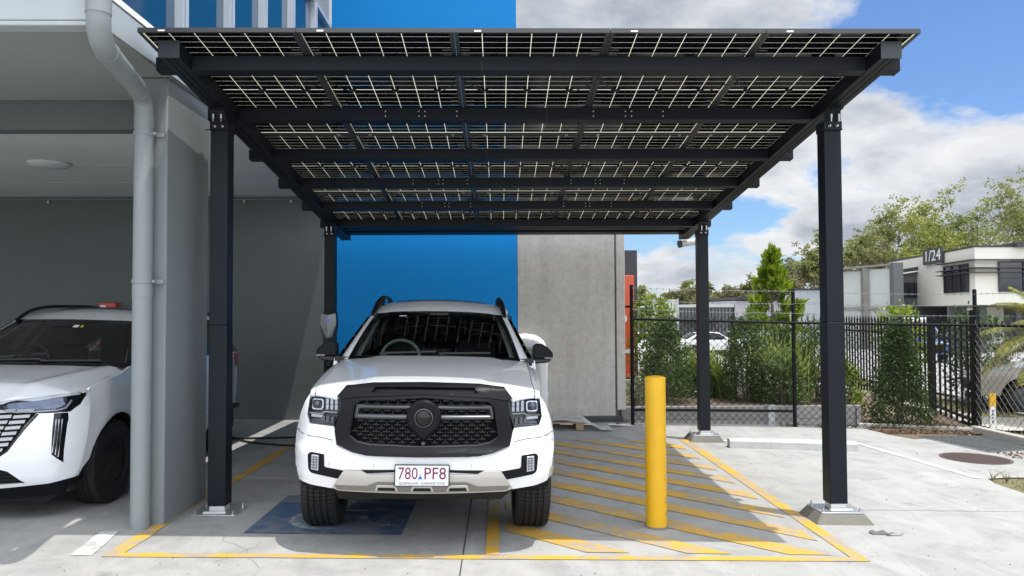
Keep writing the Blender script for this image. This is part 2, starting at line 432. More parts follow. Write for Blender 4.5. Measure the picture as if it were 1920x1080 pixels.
# bay outlines and the hatched shared zone
YL = .0050
XL, XM, XR, YF, YB = -2.765, -.06, 2.64, 5.385, 10.95
gsheet('yellow_line', [(XL, YF), (XL+.115, YF+.09), (XL+.115, 6.0), (XL, 6.0)], M_yellow, YL, slab)
gsheet('yellow_line', [(XL, 6.0), (XL+.1, 6.0), (XL+.1, YB), (XL, YB)], M_yellow, YL, slab)
gsheet('yellow_line', [(XL, YF), (XR, YF+.085), (XR-.105, YF+.17), (XL+.115, YF+.09)], M_yellow, YL, slab)
gsheet('yellow_line', [(XR, YF+.085), (2.70, YB), (2.56, YB), (XR-.105, YF+.17)], M_yellow, YL, slab)
gsheet('yellow_line', [(XM-.05, YF+.14), (XM+.05, YF+.14), (XM+.05, YB), (XM-.05, YB)], M_yellow, YL, slab)
def clip_poly(poly, x0, x1, y0, y1):
    for ax, lim, sg in ((0, x0, 1), (0, x1, -1), (1, y0, 1), (1, y1, -1)):
        out = []
        for i in range(len(poly)):
            a, b = poly[i], poly[(i+1) % len(poly)]
            ia, ib = sg*(a[ax]-lim) >= 0, sg*(b[ax]-lim) >= 0
            if ia: out.append(a)
            if ia != ib:
                t = (lim-a[ax])/(b[ax]-a[ax]); out.append((a[0]+t*(b[0]-a[0]), a[1]+t*(b[1]-a[1])))
        poly = out
        if len(poly) < 3: return None
    return poly
for k in range(0, 10):
    y0 = 6.34+.69*k                                   # each stripe falls towards the viewer as it goes right
    q = clip_poly([(0, y0-.15), (0, y0+.15), (3, y0+.15-2.79), (3, y0-.15-2.79)], .045, 2.47, 5.61, 10.78)
    if q: gsheet('hatch_stripe', q, M_yhatch, YL, slab)
gsheet('white_mark', [(-2.99, 5.41), (-2.84, 5.41), (-2.99+.04, 6.0), (-3.10+.02, 6.0)], M_white_line, YL, slab)
gsheet('white_line', [(2.75, 10.98), (5.07, 10.86), (5.09, 10.77), (2.75, 10.90)], M_white_line, YL, slab)
gsheet('white_line', [(5.02, 10.90), (5.12, 10.84), (5.37, 8.50), (5.27, 8.45)], M_white_line, YL, slab)
# accessible parking pad and its worn symbol
pad = gsheet('blue_pad', [(-1.99, 6.0), (-.77, 6.0), (-.77, 7.25), (-1.99, 7.25)], M_blue_pad, YL, slab)
mb = MB()
def ring(cx, cy, r0, r1, a0, a1, n=26):
    vs = []
    for i in range(n+1):
        a = a0+(a1-a0)*i/n
        for r in (r0, r1):
            x, y = cx+r*math.cos(a), cy+r*math.sin(a); vs.append((x, y, gz(x, y)+.009))
    mb.add(vs, [(2*i, 2*i+1, 2*i+3, 2*i+2) for i in range(n)])
ring(-1.42, 6.42, .24, .32, PI*.62, PI*2.05)
ring(-1.38, 7.0, 0, .085, 0, 2*PI)
def seg(a, b, wd):
    a = Vector(a); b = Vector(b); d = (b-a).normalized(); q = Vector((-d.y, d.x))*wd/2
    mb.add([(p.x, p.y, gz(p.x, p.y)+.009) for p in (a-q, b-q, b+q, a+q)], [(0, 1, 2, 3)])
seg((-1.38, 6.93), (-1.38, 6.50), .085); seg((-1.338, 6.50), (-1.12, 6.50), .08); seg((-1.338, 6.72), (-1.16, 6.72), .06)
seg((-1.15, 6.458), (-1.04, 6.22), .08); seg((-1.02, 6.24), (-.90, 6.28), .07)
mb.build('wheelchair_symbol', M_sym, slab, fixn=False)
# loose grit
mb = MB(); rg = random.Random(3)
for i in range(150):
    x = rg.uniform(2.6, 6.2) if i % 3 else rg.uniform(-3.4, 2.6); y = rg.uniform(5.1, 10.5) if i % 3 else rg.uniform(5.0, 5.9)
    if x > 5.2 and y < 8.6: continue
    r = rg.uniform(.002, .007)*(1.5 if rg.random() < .1 else 1)
    c = Vector((x, y, gz(x, y)+r*.4)); M = Matrix.Translation(c) @ Matrix.Rotation(rg.uniform(0, 6), 4, 'Z')
    mb.lathe([(0, -r*.6), (r*.9, -r*.3), (r*.8, r*.4), (0, r*.6)], 5, M)
stuff(tag(mb.build('grit', mat('grit_stone', (.17, .165, .15), .9, var=.4, scale=30)), 'dark grit and small stones scattered over the pale concrete', 'grit'))

# ground outside the fence
M_soil = mat('dry_mulch', (.13, .095, .065), .95, var=.6, scale=28, bmp=.9, bscale=45)
M_asph = m_concrete('pale_road', (.34, .335, .33), .12, .08, .25)
M_path = m_concrete('pale_path', (.50, .47, .41), .10, .06, .8)
mb = MB(); mb.add([(-400, 12.7, -.42), (400, 12.7, -.42), (400, 18, -.42), (-400, 18, -.42), (400, 60, -1.39), (-400, 60, -1.39), (1500, 1600, -1.4), (-1500, 1600, -1.4)],
       [(0, 1, 2, 3), (3, 2, 4, 5), (5, 4, 6, 7)])
mb.add([(5.35, -14, -.30), (400, -14, -.42), (400, 12.7, -.42), (5.35, 12.7, -.42)], [(0, 1, 2, 3)])
M_dirt = mat('dry_verge', (.16, .15, .075), .95, var=.45, scale=3, bmp=.5, bscale=60)
struct(mb.build('terrain', M_dirt, fixn=False))
ty = lambda x, y: terr(y)
def road(name, poly, m, lift): return struct(gsheet(name, poly, m, lift, zf=ty))
road('road', [(11.0, 18), (17.5, 18), (44, 60), (16, 60)], M_asph, .012)
road('road', [(10.4, 13.9), (40, 13.9), (40, 18), (10.4, 18)], M_asph, .012)
road('road', [(16, 60), (60, 60), (60, 140), (4, 140), (4, 60)], M_asph, .016)
road('footpath', [(8.6, 13.0), (26, 11.2), (26, 12.2), (9.3, 14.6), (9.25, 18), (8.6, 18)], M_path, .020)
road('forecourt', [(-4, 21), (10, 21), (15.5, 60), (-6, 60)], M_asph, .012)
# raised planting bed behind the low wall, and the strip of mulch at its right
mb = MB(); mb.box(2.0, 5.95, 12.80, 20.5, -.5, .10); struct(mb.build('garden_bed', M_soil))
mb = MB(); mb.add([(5.93, 12.66, -.24), (7.6, 12.25, -.25), (8.6, 14.6, -.27), (8.6, 20.5, -.33), (5.97, 20.5, -.30)], [(0, 1, 2, 3, 4)]); struct(mb.build('garden_bed', M_soil))
mb = MB(); mb.add([(5.98, 11.72, gz(6, 11.7)+.004), (6.15, 11.3, gz(6.2, 11.3)+.004), (7.6, 11.95, -.235), (7.55, 12.25, -.235), (5.96, 12.5, gz(6, 12.4)+.004)], [(0, 1, 2, 3, 4)]); struct(mb.build('garden_bed', M_soil))
mb = MB(); mb.box(2.7, 5.6, 16.4, 17.9, -.3, .19); mb.box(2.7, 5.6, 18.3, 19.2, -.3, .33); struct(mb.build('garden_path', M_path))
mb = MB(); mb.bar((5.93, 12.66, -.215), (7.62, 12.20, -.235), .12, .10); mb.bar((7.62, 12.26, -.22), (7.72, 8.9, -.20), .14, .12)
struct(mb.build('kerb', M_path, bevel=.015))
mb = MB(); mb.add([(5.34, 4, gz(5.34, 4)-.01), (12, 4, -.25), (12, 8.9, -.25), (9.0, 8.74, gz(9, 8.7)-.01), (5.72, 8.53, gz(5.7, 8.5)-.01), (5.44, 8.46, gz(5.4, 8.4)-.01), (5.35, 8.2, gz(5.3, 8.2)-.01)], [tuple(range(7))])
struct(mb.build('verge', M_dirt))
# ------------------------------------------------------------------ solar carport
PCX, PCY = .1815, .0880
xL, xR, Yc, Ye, zb, sl_, RW, RH = -2.3365, 2.836, 5.566, 12.026, 3.571, -.1139, .15, .120
zt = lambda y: zb+sl_*(y-Yc)
M_cells_ = m_cells()
cp = thing('solar_carport', 'black steel carport roofed with see-through solar panels above the white pickup', 'carport', (.25, 8.7, -.05))
def shear(mb, x0, x1, y0, y1, a, b, mi=0):     # box lying along the fall of the roof
    mb.hexa([(x0, y0, zt(y0)+a), (x1, y0, zt(y0)+a), (x1, y1, zt(y1)+a), (x0, y1, zt(y1)+a),
             (x0, y0, zt(y0)+b), (x1, y0, zt(y0)+b), (x1, y1, zt(y1)+b), (x0, y1, zt(y1)+b)], mi)
for x0 in (xL-RW, xR):
    mb = MB(); shear(mb, x0, x0+RW, Yc+.004, Ye, .016, RH)
    for a, b in ((0, .047), (.055, .095), (.103, .15)): shear(mb, x0+a, x0+b, Yc+.004, Ye, 0, .0155)
    rf = mb.build('rafter', M_black_steel, cp)
    mb = MB(); shear(mb, x0-.003, x0+RW+.003, Yc-.004, Yc+.003, -.004, RH+.004); mb.build('end_cap', M_black_steel2, rf, bevel=.002)
PUR = [5.79, 6.825, 7.948, 8.992, 10.06, 11.093]
for i, y in enumerate(PUR):
    mb = MB(); shear(mb, xL+.002, xR-.002, y, y+.10, .003, .112)
    shear(mb, xL-RW-.115, xL-RW-.002, y, y+.10, .003, .100); shear(mb, xR+RW+.002, xR+RW+.105, y, y+.10, .003, .100)
    pu = mb.build('purlin', M_black_steel, cp, bevel=.003)
    mb = MB()
    for x in (xL-RW-.118, xR+RW+.105): shear(mb, x, x+.004, y-.002, y+.102, 0, .103)
    sx = .55 if i % 2 == 0 else -.01
    shear(mb, .42-sx, .423-sx, y-.0015, y+.10, .0025, .110)
    mb.build('end_cap', M_black_steel2, pu)
    if i in (1, 3, 4):
        mb = MB()
        for x in (-1.02, -.72, -.665, -.38, .85, 1.14, 1.195, 1.48):
            for dz in (.035, .078):
                mb.lathe([(.007, 0), (.007, .005), (.003, .008)], 8, Matrix.Translation((x, y-.0005, zt(y)+dz)) @ Matrix.Rotation(PI/2, 4, 'X'))
        mb.build('bolt_row', M_bolt, pu)
mb = MB(); shear(mb, xL+.002, xR-.002, 11.42, 11.52, .045, .112); shear(mb, xL+.002, xR-.002, 11.80, 11.98, .07, .115)
gt = mb.build('gutter', M_black_steel, cp, bevel=.003)
mb = MB(); mb.tube([(2.862, 12.06, 2.765), (3.13, 12.10, 2.815)], .055, 14); sp_ = mb.build('spout', mat('beige_pvc', (.55, .50, .44), .45), cp, smooth=40)
mb = MB(); mb.tube([(2.842, 12.055, 2.762), (2.880, 12.062, 2.769)], .060, 14); mb.build('end_cap', M_black_steel2, sp_, smooth=40)
# posts
for (xc, yf, plinth) in ((xL-RW/2, 6.581, 0), (xR+RW/2, 6.581, .085), (xL-RW/2, 10.859, 0), (xR+RW/2, 10.859, .085)):
    g0 = gz(xc, yf+.07)+plinth+.012; top = zt(yf+.07)-.035; yc = yf+.075
    mb = MB(); mb.box(xc-.075, xc+.075, yf, yf+.15, 1.60, top-.06); mb.box(xc-.0765, xc+.0765, yf-.0015, yf+.1515, g0+.05, 1.5985)
    po = mb.build('post', M_black_steel, cp, bevel=.004)
    mb = MB(); mb.box(xc-.079, xc+.079, yf-.012, yf+.162, top-.14, top-.06)
    mb.box(xc-.11, xc+.079, yf-.03, yf-.012, top-.14, top-.133)
    shear(mb, xc-.075, xc+.075, yf-.06, yf+.21, -.012, -.0015)
    mb.hexa([(xc-.07, yf-.004, top-.06), (xc+.07, yf-.004, top-.06), (xc+.07, yf+.004, top-.06), (xc-.07, yf+.004, top-.06),
             (xc-.075, yf-.05, top+.03), (xc+.055, yf-.05, top+.03), (xc+.055, yf-.042, top+.03), (xc-.075, yf-.042, top+.03)])
    mb.build('head_bracket', M_black_steel, po, bevel=.002)
    for dx in (-.033, .033):
        mb = MB(); mb.lathe([(.0, -.002), (.011, -.002), (.011, .008), (.007, .010), (.006, .028), (0, .028)], 8, Matrix.Translation((xc+dx, yf-.012, top-.105)) @ Matrix.Rotation(PI/2, 4, 'X'))
        mb.build('bolt', M_bolt, po, smooth=40); mb = MB(); mb.tube([(xc+dx, yf-.055, top-.01), (xc+dx, yf-.055, top-.045)], [.010, .010], 8); mb.tube([(xc+dx, yf-.055, top-.045), (xc+dx, yf-.055, top-.075)], .006, 6); mb.build('bolt', M_bolt, po, smooth=40)
    mb = MB()
    mb.box(xc-.065, xc+.065, yf+.01, yf+.14, g0, g0+.055); mb.box(xc-.095, xc+.095, yf-.055, yf-.02, g0+.0005, g0+.016)
    mb.build('post_foot', mat('bare_aluminium', (.72, .72, .71), .4, .3), po, bevel=.002)
    hw = .19 if not plinth else .185; gl = gz(xc, yc)
    mb = MB(); mb.hexa([(xc+sx_*hw, yc+sy_*.155, gz(xc+sx_*hw, yc)+plinth-.004) for sx_, sy_ in ((-1, -1), (1, -1), (1, 1), (-1, 1))] +
                       [(xc+sx_*hw, yc+sy_*.155, (gz(xc, yc) if plinth else gz(xc+sx_*hw, yc))+plinth+.010) for sx_, sy_ in ((-1, -1), (1, -1), (1, 1), (-1, 1))])
    bp = mb.build('base_plate', M_galv, cp, bevel=.002)
    for sx_ in (-1, 1):
        for sy_ in (-1, 1):
            mb = MB(); z0 = gz(xc+sx_*.15, yc)+plinth+.006
            mb.lathe([(.018, 0), (.018, .004), (.013, .004), (.013, .017), (.008, .018), (.008, .036), (0, .037)], 6, Matrix.Translation((xc+sx_*.158, yc+sy_*.125, z0)))
            mb.build('anchor_bolt', M_bolt, bp)
# solar panels, three rows of five
PW, PL, PPX, PPY, X0, Y0 = 1.126, 2.150, 1.1318, 2.163, -2.585, 5.445
th = math.atan(sl_); ct = math.cos(th)
Rm = Matrix.Rotation(th, 4, 'X')
def PB(mb, cx_, cy_, x0, x1, y0, y1, z0, z1):
    M = Matrix.Translation((cx_, cy_, zt(cy_)+.128)) @ Rm
    mb.box(x0, x1, y0, y1, z0, z1, 0, M)
sheets = None
M_clamp = mat('dull_clamp_metal', (.10, .10, .10), .5, .4)
M_frame = mat('black_anodised', (.018, .019, .021), .35, .4)
M_rim = mat('dark_grey_frame_edge', (.035, .036, .038), .45)
def panel_parts(cx_, cy_, first):
    mb = MB(); h, k = PW/2, PL/2
    PB(mb, cx_, cy_, -h, h, -k, -k+.010, 0, .034); PB(mb, cx_, cy_, -h, h, k-.010, k, 0, .034)
    PB(mb, cx_, cy_, -h, -h+.010, -k+.0105, k-.0105, 0, .034); PB(mb, cx_, cy_, h-.010, h, -k+.0105, k-.0105, 0, .034)
    PB(mb, cx_, cy_, -h+.0105, -h+.030, -k+.0105, k-.0105, .0005, .0025); PB(mb, cx_, cy_, h-.030, h-.0105, -k+.0105, k-.0105, .0005, .0025)
    PB(mb, cx_, cy_, -h+.031, h-.031, -k+.0105, -k+.016, .0005, .0025); PB(mb, cx_, cy_, -h+.031, h-.031, k-.016, k-.0105, .0005, .0025)
    return mb
def pl_obj(name, mats, vs_fs, M, parent):
    me = bpy.data.meshes.new(name); me.from_pydata(vs_fs.v, [], vs_fs.f); me.materials.append(mats)
    o = bpy.data.objects.new(name, me); COL.objects.link(o); o.parent = parent; o.matrix_local = M; return o
proto = None
base_inv = W4[cp.name].inverted()
for r in range(3):
    for c in range(5):
        cx_ = X0+PW/2+c*PPX; cy_ = Y0+(PL/2+r*PPY)*ct
        M = base_inv @ Matrix.Translation((cx_, cy_, zt(cy_)+.128)) @ Rm
        if proto is None:
            h, k = PW/2, PL/2
            mb = MB(); mb.add([(-h+.008, -k+.008, .020), (h-.008, -k+.008, .020), (h-.008, k-.008, .020), (-h+.008, k-.008, .020)], [(3, 2, 1, 0)])
            proto = pl_obj('solar_panel', M_cells_, mb, M, cp); I = Matrix.Identity(4)
            mb = MB()
            for q in ((-h, h, -k, -k+.010, 0, .034), (-h, h, k-.010, k, 0, .034), (-h, -h+.010, -k+.0105, k-.0105, 0, .034), (h-.010, h, -k+.0105, k-.0105, 0, .034),
                      (-h+.0105, -h+.030, -k+.0105, k-.0105, .0005, .0025), (h-.030, h-.0105, -k+.0105, k-.0105, .0005, .0025),
                      (-h+.031, h-.031, -k+.0105, -k+.016, .0005, .0025), (-h+.031, h-.031, k-.016, k-.0105, .0005, .0025)): mb.box(*q)
            pl_obj('frame', M_rim, mb, I, proto)
            for x in (-PCX*2, 0, PCX*2): mb = MB(); mb.box(x-.03, x+.03, -.011, .011, .004, .0195); pl_obj('junction_box', M_blackpl, mb, I, proto)
            mb = MB(); mb.tube([(-.36, 0, .008), (-.42, -.1, -.02), (-.50, -.22, -.01), (-.56, -.28, -.005)], .004, 6); pl_obj('cable', M_blackpl, mb, I, proto); mb = MB(); mb.tube([(.36, 0, .008), (.40, -.08, -.03), (.48, -.16, -.02), (.55, -.2, -.005)], .004, 6)
            pl_obj('cable', M_blackpl, mb, I, proto)
            mb = MB(); mb.box(-h+.145, -h+.195, -k-.0012, -k-.0002, .006, .018); pl_obj('label_sticker', M_white, mb, I, proto)
            mb = MB()
            for sx_ in (-1, 1):
                for y in (-.80, -.72, .19, .27): mb.box(sx_*(h-.10), sx_*(h-.035), y, y+.006, -.006, .001)
            pl_obj('clamp', M_clamp, mb, I, proto)
        else:
            o = proto.copy(); COL.objects.link(o); o.parent = cp; o.matrix_local = M
            for ch in list(proto.children):
                d = ch.copy(); COL.objects.link(d); d.parent = o
mb = MB()
for r in (1, 2):
    y = Y0+(r*PPY-.006)*ct; z = zt(y)+.128
    for c in range(5):
        x = X0+c*PPX
        for dx in (.16, .98): mb.box(x+dx, x+dx+.028, y-.045, y+.04, z-.012, z-.002)
mb.build('row_clip', M_galv, cp)
# grout pads that level the two right-hand posts
for (yf, lab) in ((6.581, 'grey grout pad under the nearest right carport post, beside the yellow line'), (10.859, 'grey grout pad under the far right carport post, next to the wheel stop')):
    xc = xR+RW/2; yc = yf+.075; a, b = .19, .255
    mb = MB(); mb.hexa([(xc+sx_*b*.98, yc+sy_*.21, gz(xc+sx_*b, yc+sy_*.21)-.005) for sx_, sy_ in ((-1, -1), (1, -1), (1, 1), (-1, 1))] +
                       [(xc+sx_*a, yc+sy_*.157, gz(xc+sx_*a, yc)+.0805) for sx_, sy_ in ((-1, -1), (1, -1), (1, 1), (-1, 1))])
    tag(mb.build('grout_pad', M_plinth, bevel=.01), lab, 'concrete pad', 'grout pads under the carport posts')
# ------------------------------------------------------------------ grey building with the blue wall
M_gwall = mat('grey_render', (.20, .222, .228), .75, var=.07, scale=1.2, bmp=.12, bscale=90)
M_gdark = mat('dark_grey_render', (.105, .12, .12), .7, var=.07, scale=1.0, bmp=.1, bscale=90)
M_soff = mat('soffit_paint', (.28, .30, .29), .6, var=.05, scale=.8)
M_fascia = mat('white_fascia', (.40, .435, .445), .4, var=.05, scale=2)
M_flash = mat('white_flashing', (.72, .74, .76), .35, var=.04)
M_ceil = mat('ceiling_panel', (.80, .82, .80), .6, var=.08, scale=.5)
M_blue = mat('blue_wall_paint', (.0, .195, .52), .6, spec=.2, var=.05, scale=.9, bmp=.06, bscale=70)
M_pane = mat('blue_tinted_glass', (.008, .050, .105), .06, coat=.15, spec=.35, var=.05)
M_alu = mat('silver_mullion', (.62, .64, .68), .35, .35, var=.05)
M_dgap = mat('dark_gasket', (.012, .012, .02), .6)
M_siding = mat('grey_siding', (.30, .32, .33), .5, var=.06)
M_pipeg = mat('grey_painted_pipe', (.225, .25, .255), .45, var=.07, scale=2.5)
bd = thing('office_building', 'grey rendered building with a bright blue wall, open undercroft and blue glazed upper floor', 'building', (-6, 9, 0))
mb = MB(); mb.box(-16, -2.745, 12.45, 12.75, -.4, 3.62); rw = mb.build('rear_wall', M_gdark, bd)
mb = MB(); mb.box(-8.22, -8.205, 12.447, 12.449, 0, 3.55); mb.box(-4.6, -4.59, 12.447, 12.449, 0, 3.55); mb.build('wall_joint', M_dgap, rw)
mb = MB(); mb.box(-2.742, .286, 12.45, 12.75, -.4, 9.5); mb.build('blue_wall', M_blue, bd)['label'] = 'bright blue painted wall'
mb = MB(); mb.box(-2.965, -2.69, 6.20, 7.08, -.2, 3.618); mb.build('pillar', M_gwall, bd, bevel=.012)
mb = MB(); mb.box(-16, -2.70, 6.90, 7.075, 3.36, 3.617); mb.box(-16, -2.97, 6.885, 6.90, 3.595, 3.617); mb.build('lintel', M_gdark, bd, bevel=.004)
mb = MB(); mb.box(-16, -2.675, 5.06, 6.895, 3.62, 3.66); mb.box(-16, -2.675, 6.08, 6.10, 3.617, 3.6195); mb.build('soffit', M_soff, bd)
mb = MB(); mb.box(-16, -2.70, 7.08, 12.448, 3.621, 3.66)
for y in (8.6, 9.9, 11.2): mb.box(-16, -2.705, y, y+.012, 3.6185, 3.6205)
for x in (-4.1, -5.3, -6.5, -7.7, -8.9): mb.box(x, x+.012, 7.09, 12.44, 3.618, 3.6203)
mb.build('ceiling', M_ceil, bd)
mb = MB(); mb.box(-16, -2.56, 4.93, 5.045, 3.60, 3.86); mb.box(-16, -2.57, 4.93, 5.055, 3.565, 3.598); gu = mb.build('gutter', M_fascia, bd, bevel=.008)
mb = MB(); mb.box(-2.672, -2.655, 5.05, 12.44, 3.63, 3.84); mb.build('side_fascia', M_fascia, bd, bevel=.003)
mb = MB(); mb.hexa([(-2.72, 5.0, 3.86), (-2.655, 5.0, 3.86), (-2.655, 12.44, 3.86), (-2.72, 12.44, 3.86), (-2.735, 5.0, 3.95), (-2.71, 5.0, 3.95), (-2.71, 12.44, 3.95), (-2.735, 12.44, 3.95)])
mb.build('flashing', M_flash, bd)
mb = MB(); mb.box(-16, -2.70, 5.1, 12.44, 3.67, 3.855); mb.build('awning_roof', M_gdark, bd)
mb = MB(); mb.box(-16, -2.86, 5.3, 12.44, 3.96, 9.4); mb.build('upper_floor', M_siding, bd)
mu = [4.2, 5.4, 6.6, 7.75, 8.85, 10.05, 11.28, 12.38]
for a, b in zip(mu[:-1], mu[1:]):
    mb = MB(); mb.box(-2.80, -2.775, a+.03, b-.03, 3.96, 6.27); wn = mb.build('window', M_pane, bd)
    mb = MB(); mb.box(-2.84, -2.70, a-.03, a+.028, 3.955, 6.27); mb.box(-2.84, -2.74, a-.05, a-.031, 3.955, 6.27, 1); mb.box(-2.84, -2.705, a-.09, a-.051, 3.955, 6.27)
    mb.box(-2.84, -2.70, a+.03, b-.1, 6.272, 6.33); mb.box(-2.84, -2.76, a+.03, b-.1, 3.955, 3.99)
    mb.build('frame', [M_alu, M_dgap], wn)
mb = MB()
y = 4.3
while y < 12.35: mb.box(-2.82, -2.765, y, y+.05, 6.335, 9.4); mb.box(-2.82, -2.785, y+.05, y+.09, 6.335, 9.4); y += .09
mb.build('siding', M_siding, bd)
mb = MB(); mb.tube([(-16, 12.43, 3.595), (-2.76, 12.43, 3.595)], .012, 8); mb.tube([(-16, 12.432, 3.55), (-2.76, 12.432, 3.55)], .009, 8)
cd = mb.build('conduit', M_pipeg, bd, smooth=40)
mb = MB()
for x in (-8.6, -7.3, -5.6, -4.15, -3.4): mb.box(x, x+.03, 12.40, 12.444, 3.49, 3.53)
mb.build('clip', M_galv, cd)
# things fixed to the building
t = thing('ceiling_light', 'round white oyster light on the undercroft ceiling above the white SUV', 'light', (-5.72, 9.75, 3.60))
mb = MB(); mb.lathe([(.24, 3.617), (.245, 3.60), (.23, 3.585)], 32, Matrix.Translation((-5.72, 9.75, 0))); mb.build('rim', M_white, t, smooth=40)
mb = MB(); mb.lathe([(.228, 3.588), (.20, 3.565), (.12, 3.548), (0, 3.543)], 32, Matrix.Translation((-5.72, 9.75, 0))); mb.build('diffuser', mat('opal_diffuser', (.7, .7, .72), .35), t, smooth=40)
t = thing('downpipe', 'grey painted round downpipe with elbows running down the pillar front', 'downpipe', (-2.838, 6.115, 0))
def arc(p0, p1, p2, n=7):      # rounded corner p0-p1-p2
    p0, p1, p2 = Vector(p0), Vector(p1), Vector(p2)
    return [p0.lerp(p1, i/n).lerp(p1.lerp(p2, i/n), i/n) for i in range(n+1)]
A = (-2.54, 4.835, 4.6); B = (-2.54, 4.835, 3.43); C_ = (-2.838, 6.115, 3.43); D = (-2.838, 6.115, gz(-2.84, 6.1)-.02)
dAB = Vector(B)-Vector((0, 0, -.17)); dBC = Vector(B).lerp(Vector(C_), .15); dCB = Vector(B).lerp(Vector(C_), .87); dCD = Vector(C_)+Vector((0, 0, -.15))
mb = MB(); mb.tube([A]+arc(dAB, B, dBC)+arc(dCB, C_, dCD)+[D], .0725, 22); mb.build('pipe', M_pipeg, t, smooth=50)
for p_, q_ in ((Vector(dAB)+Vector((0, 0, .10)), Vector(dAB)), (Vector(dBC), Vector(dBC).lerp(Vector(dCB), .06)), (Vector(dCB).lerp(Vector(dBC), .05), Vector(dCB)), (Vector(dCD), Vector(dCD)+Vector((0, 0, -.10))), (Vector((-2.838, 6.115, 1.93)), Vector((-2.838, 6.115, 1.83)))):
    mb = MB(); mb.tube([tuple(p_), tuple(q_)], .0765, 22); mb.build('collar', M_pipeg, t, smooth=50)
for z in (3.12, 1.94):
    mb = MB(); mb.tube([(-2.838, 6.115, z), (-2.838, 6.115, z+.03)], .079, 22); mb.box(-2.76, -2.69, 6.15, 6.166, z, z+.03); mb.box(-2.93, -2.908, 6.12, 6.198, z, z+.03)
    mb.lathe([(.012, 0), (.012, .03), (0, .031)], 8, Matrix.Translation((-2.745, 6.12, z+.015)) @ Matrix.Rotation(PI/2, 4, 'X')); mb.build('bracket', M_pipeg, t, smooth=40)
# concrete tilt panel
t = thing('concrete_wall', 'bare stained precast concrete wall panel standing right of the blue wall', 'wall', (1.15, 12.55, -.3))
mb = MB(); mb.box(.289, 1.878, 12.455, 12.70, -.3, 4.3); pn = mb.build('panel', M_conc, t, bevel=.01)
mb = MB(); mb.box(1.90, 2.045, 12.44, 12.72, .10, 4.3); mb.build('edge_panel', M_conc, t, bevel=.012)
mb = MB(); mb.box(1.872, 1.905, 12.49, 12.69, -.2, 4.29); mb.build('joint_filler', mat('grey_sealant', (.16, .16, .15), .7), t)
# stormwater pipe
t = thing('stormwater_pipe', 'thick white plastic pipe with an elbow, standing against the concrete wall', 'pipe', (.645, 12.31, -.1))
mb = MB(); mb.tube([(.05, 12.31, 1.225)]+arc((.44, 12.31, 1.225), (.645, 12.31, 1.225), (.645, 12.31, 1.02), 9)+[(.645, 12.31, -.12)], .122, 28); mb.build('pipe', M_white, t, smooth=50)
for p_, q_ in (((.36, 12.31, 1.225), (.445, 12.31, 1.225)), ((.645, 12.31, 1.015), (.645, 12.31, .92)), ((.645, 12.31, .40), (.645, 12.31, .31))):
    mb = MB(); mb.tube([p_, q_], .130, 28); mb.build('collar', M_white, t, smooth=50)
# EV charger on the far left post
t = thing('ev_charger', 'grey and black electric car charger with a blue light, on the far left carport post', 'charger', (-2.40, 10.80, .9))
M_chg = mat('charger_silver', (.36, .38, .38), .35, .3, var=.05)
mb = MB(); xo = -2.397
mb.prism([(-.105, 1.70), (.105, 1.70), (.118, 1.52), (.075, 1.30), (.07, 1.10), (-.07, 1.10), (-.075, 1.30), (-.118, 1.52)], lambda a, b: (xo+a, 10.85, b), lambda a, b: (xo+a*.95, 10.735, b))
mb.box(xo-.07, xo+.07, 10.70, 10.735, 1.08, 1.33); mb.build('housing', M_blackpl, t, bevel=.008)
mb = MB(); v = [(-.10, 10.72, 1.69), (0, 10.67, 1.665), (.10, 10.72, 1.69), (.11, 10.72, 1.545), (.052, 10.715, 1.36), (0, 10.66, 1.35), (-.052, 10.715, 1.36), (-.11, 10.72, 1.545)]
mb.add([(xo+a, b, c) for a, b, c in v]+[(xo+a, 10.737, c) for a, b, c in v], [(0, 1, 5, 6, 7), (1, 2, 3, 4, 5)]+[(i, 8+i, 8+(i+1) % 8, (i+1) % 8) for i in range(8)]); mb.build('front_cover', M_chg, t)
m_, nt_ = newmat('blue_led'); e = N(nt_, 'ShaderNodeEmission'); e.inputs[0].default_value = (.05, .06, 1, 1); e.inputs[1].default_value = 1.2; finish(nt_, e.outputs[0])
mb = MB()
for a in (-.016, .012): mb.box(xo+a, xo+a+.006, 10.668, 10.674, 1.585, 1.612)
mb.box(xo-.010, xo+.012, 10.664, 10.670, 1.596, 1.601); mb.build('indicator', m_, t)
mb = MB(); mb.lathe([(.058, 0), (.062, .02), (.062, .07), (.045, .075), (.04, .02), (0, .02)], 24, Matrix.Translation((xo+.005, 10.855, 1.0)) @ Matrix.Rotation(PI/2, 4, 'X'))
mb.lathe([(.03, 0), (.03, .10), (0, .10)], 18, Matrix.Translation((xo+.005, 10.83, .985)) @ Matrix.Rotation(PI/2, 4, 'X')); mb.build('cable_holder', M_blackpl, t, smooth=40)
def G3(x, y, h): return (x, y, gz(x, y)+h)
def smoothpts(pts, n=6):
    out = []; P = [Vector(p) for p in pts]
    for i in range(len(P)-1):
        a, b, c, d = P[max(i-1, 0)], P[i], P[i+1], P[min(i+2, len(P)-1)]
        for k in range(n):
            t_ = k/n; out.append(.5*((2*b)+(c-a)*t_+(2*a-5*b+4*c-d)*t_*t_+(3*b-a-3*c+d)*t_**3))
    return out+[P[-1]]
mb = MB(); r = .014
mb.tube(smoothpts([G3(-4.6, 10.75, r), G3(-3.9, 10.45, r), G3(-3.3, 10.50, r), G3(-2.8, 10.62, r), G3(-2.5, 10.72, r), (-2.33, 10.78, .3), (-2.36, 10.76, .97)]), r, 8)
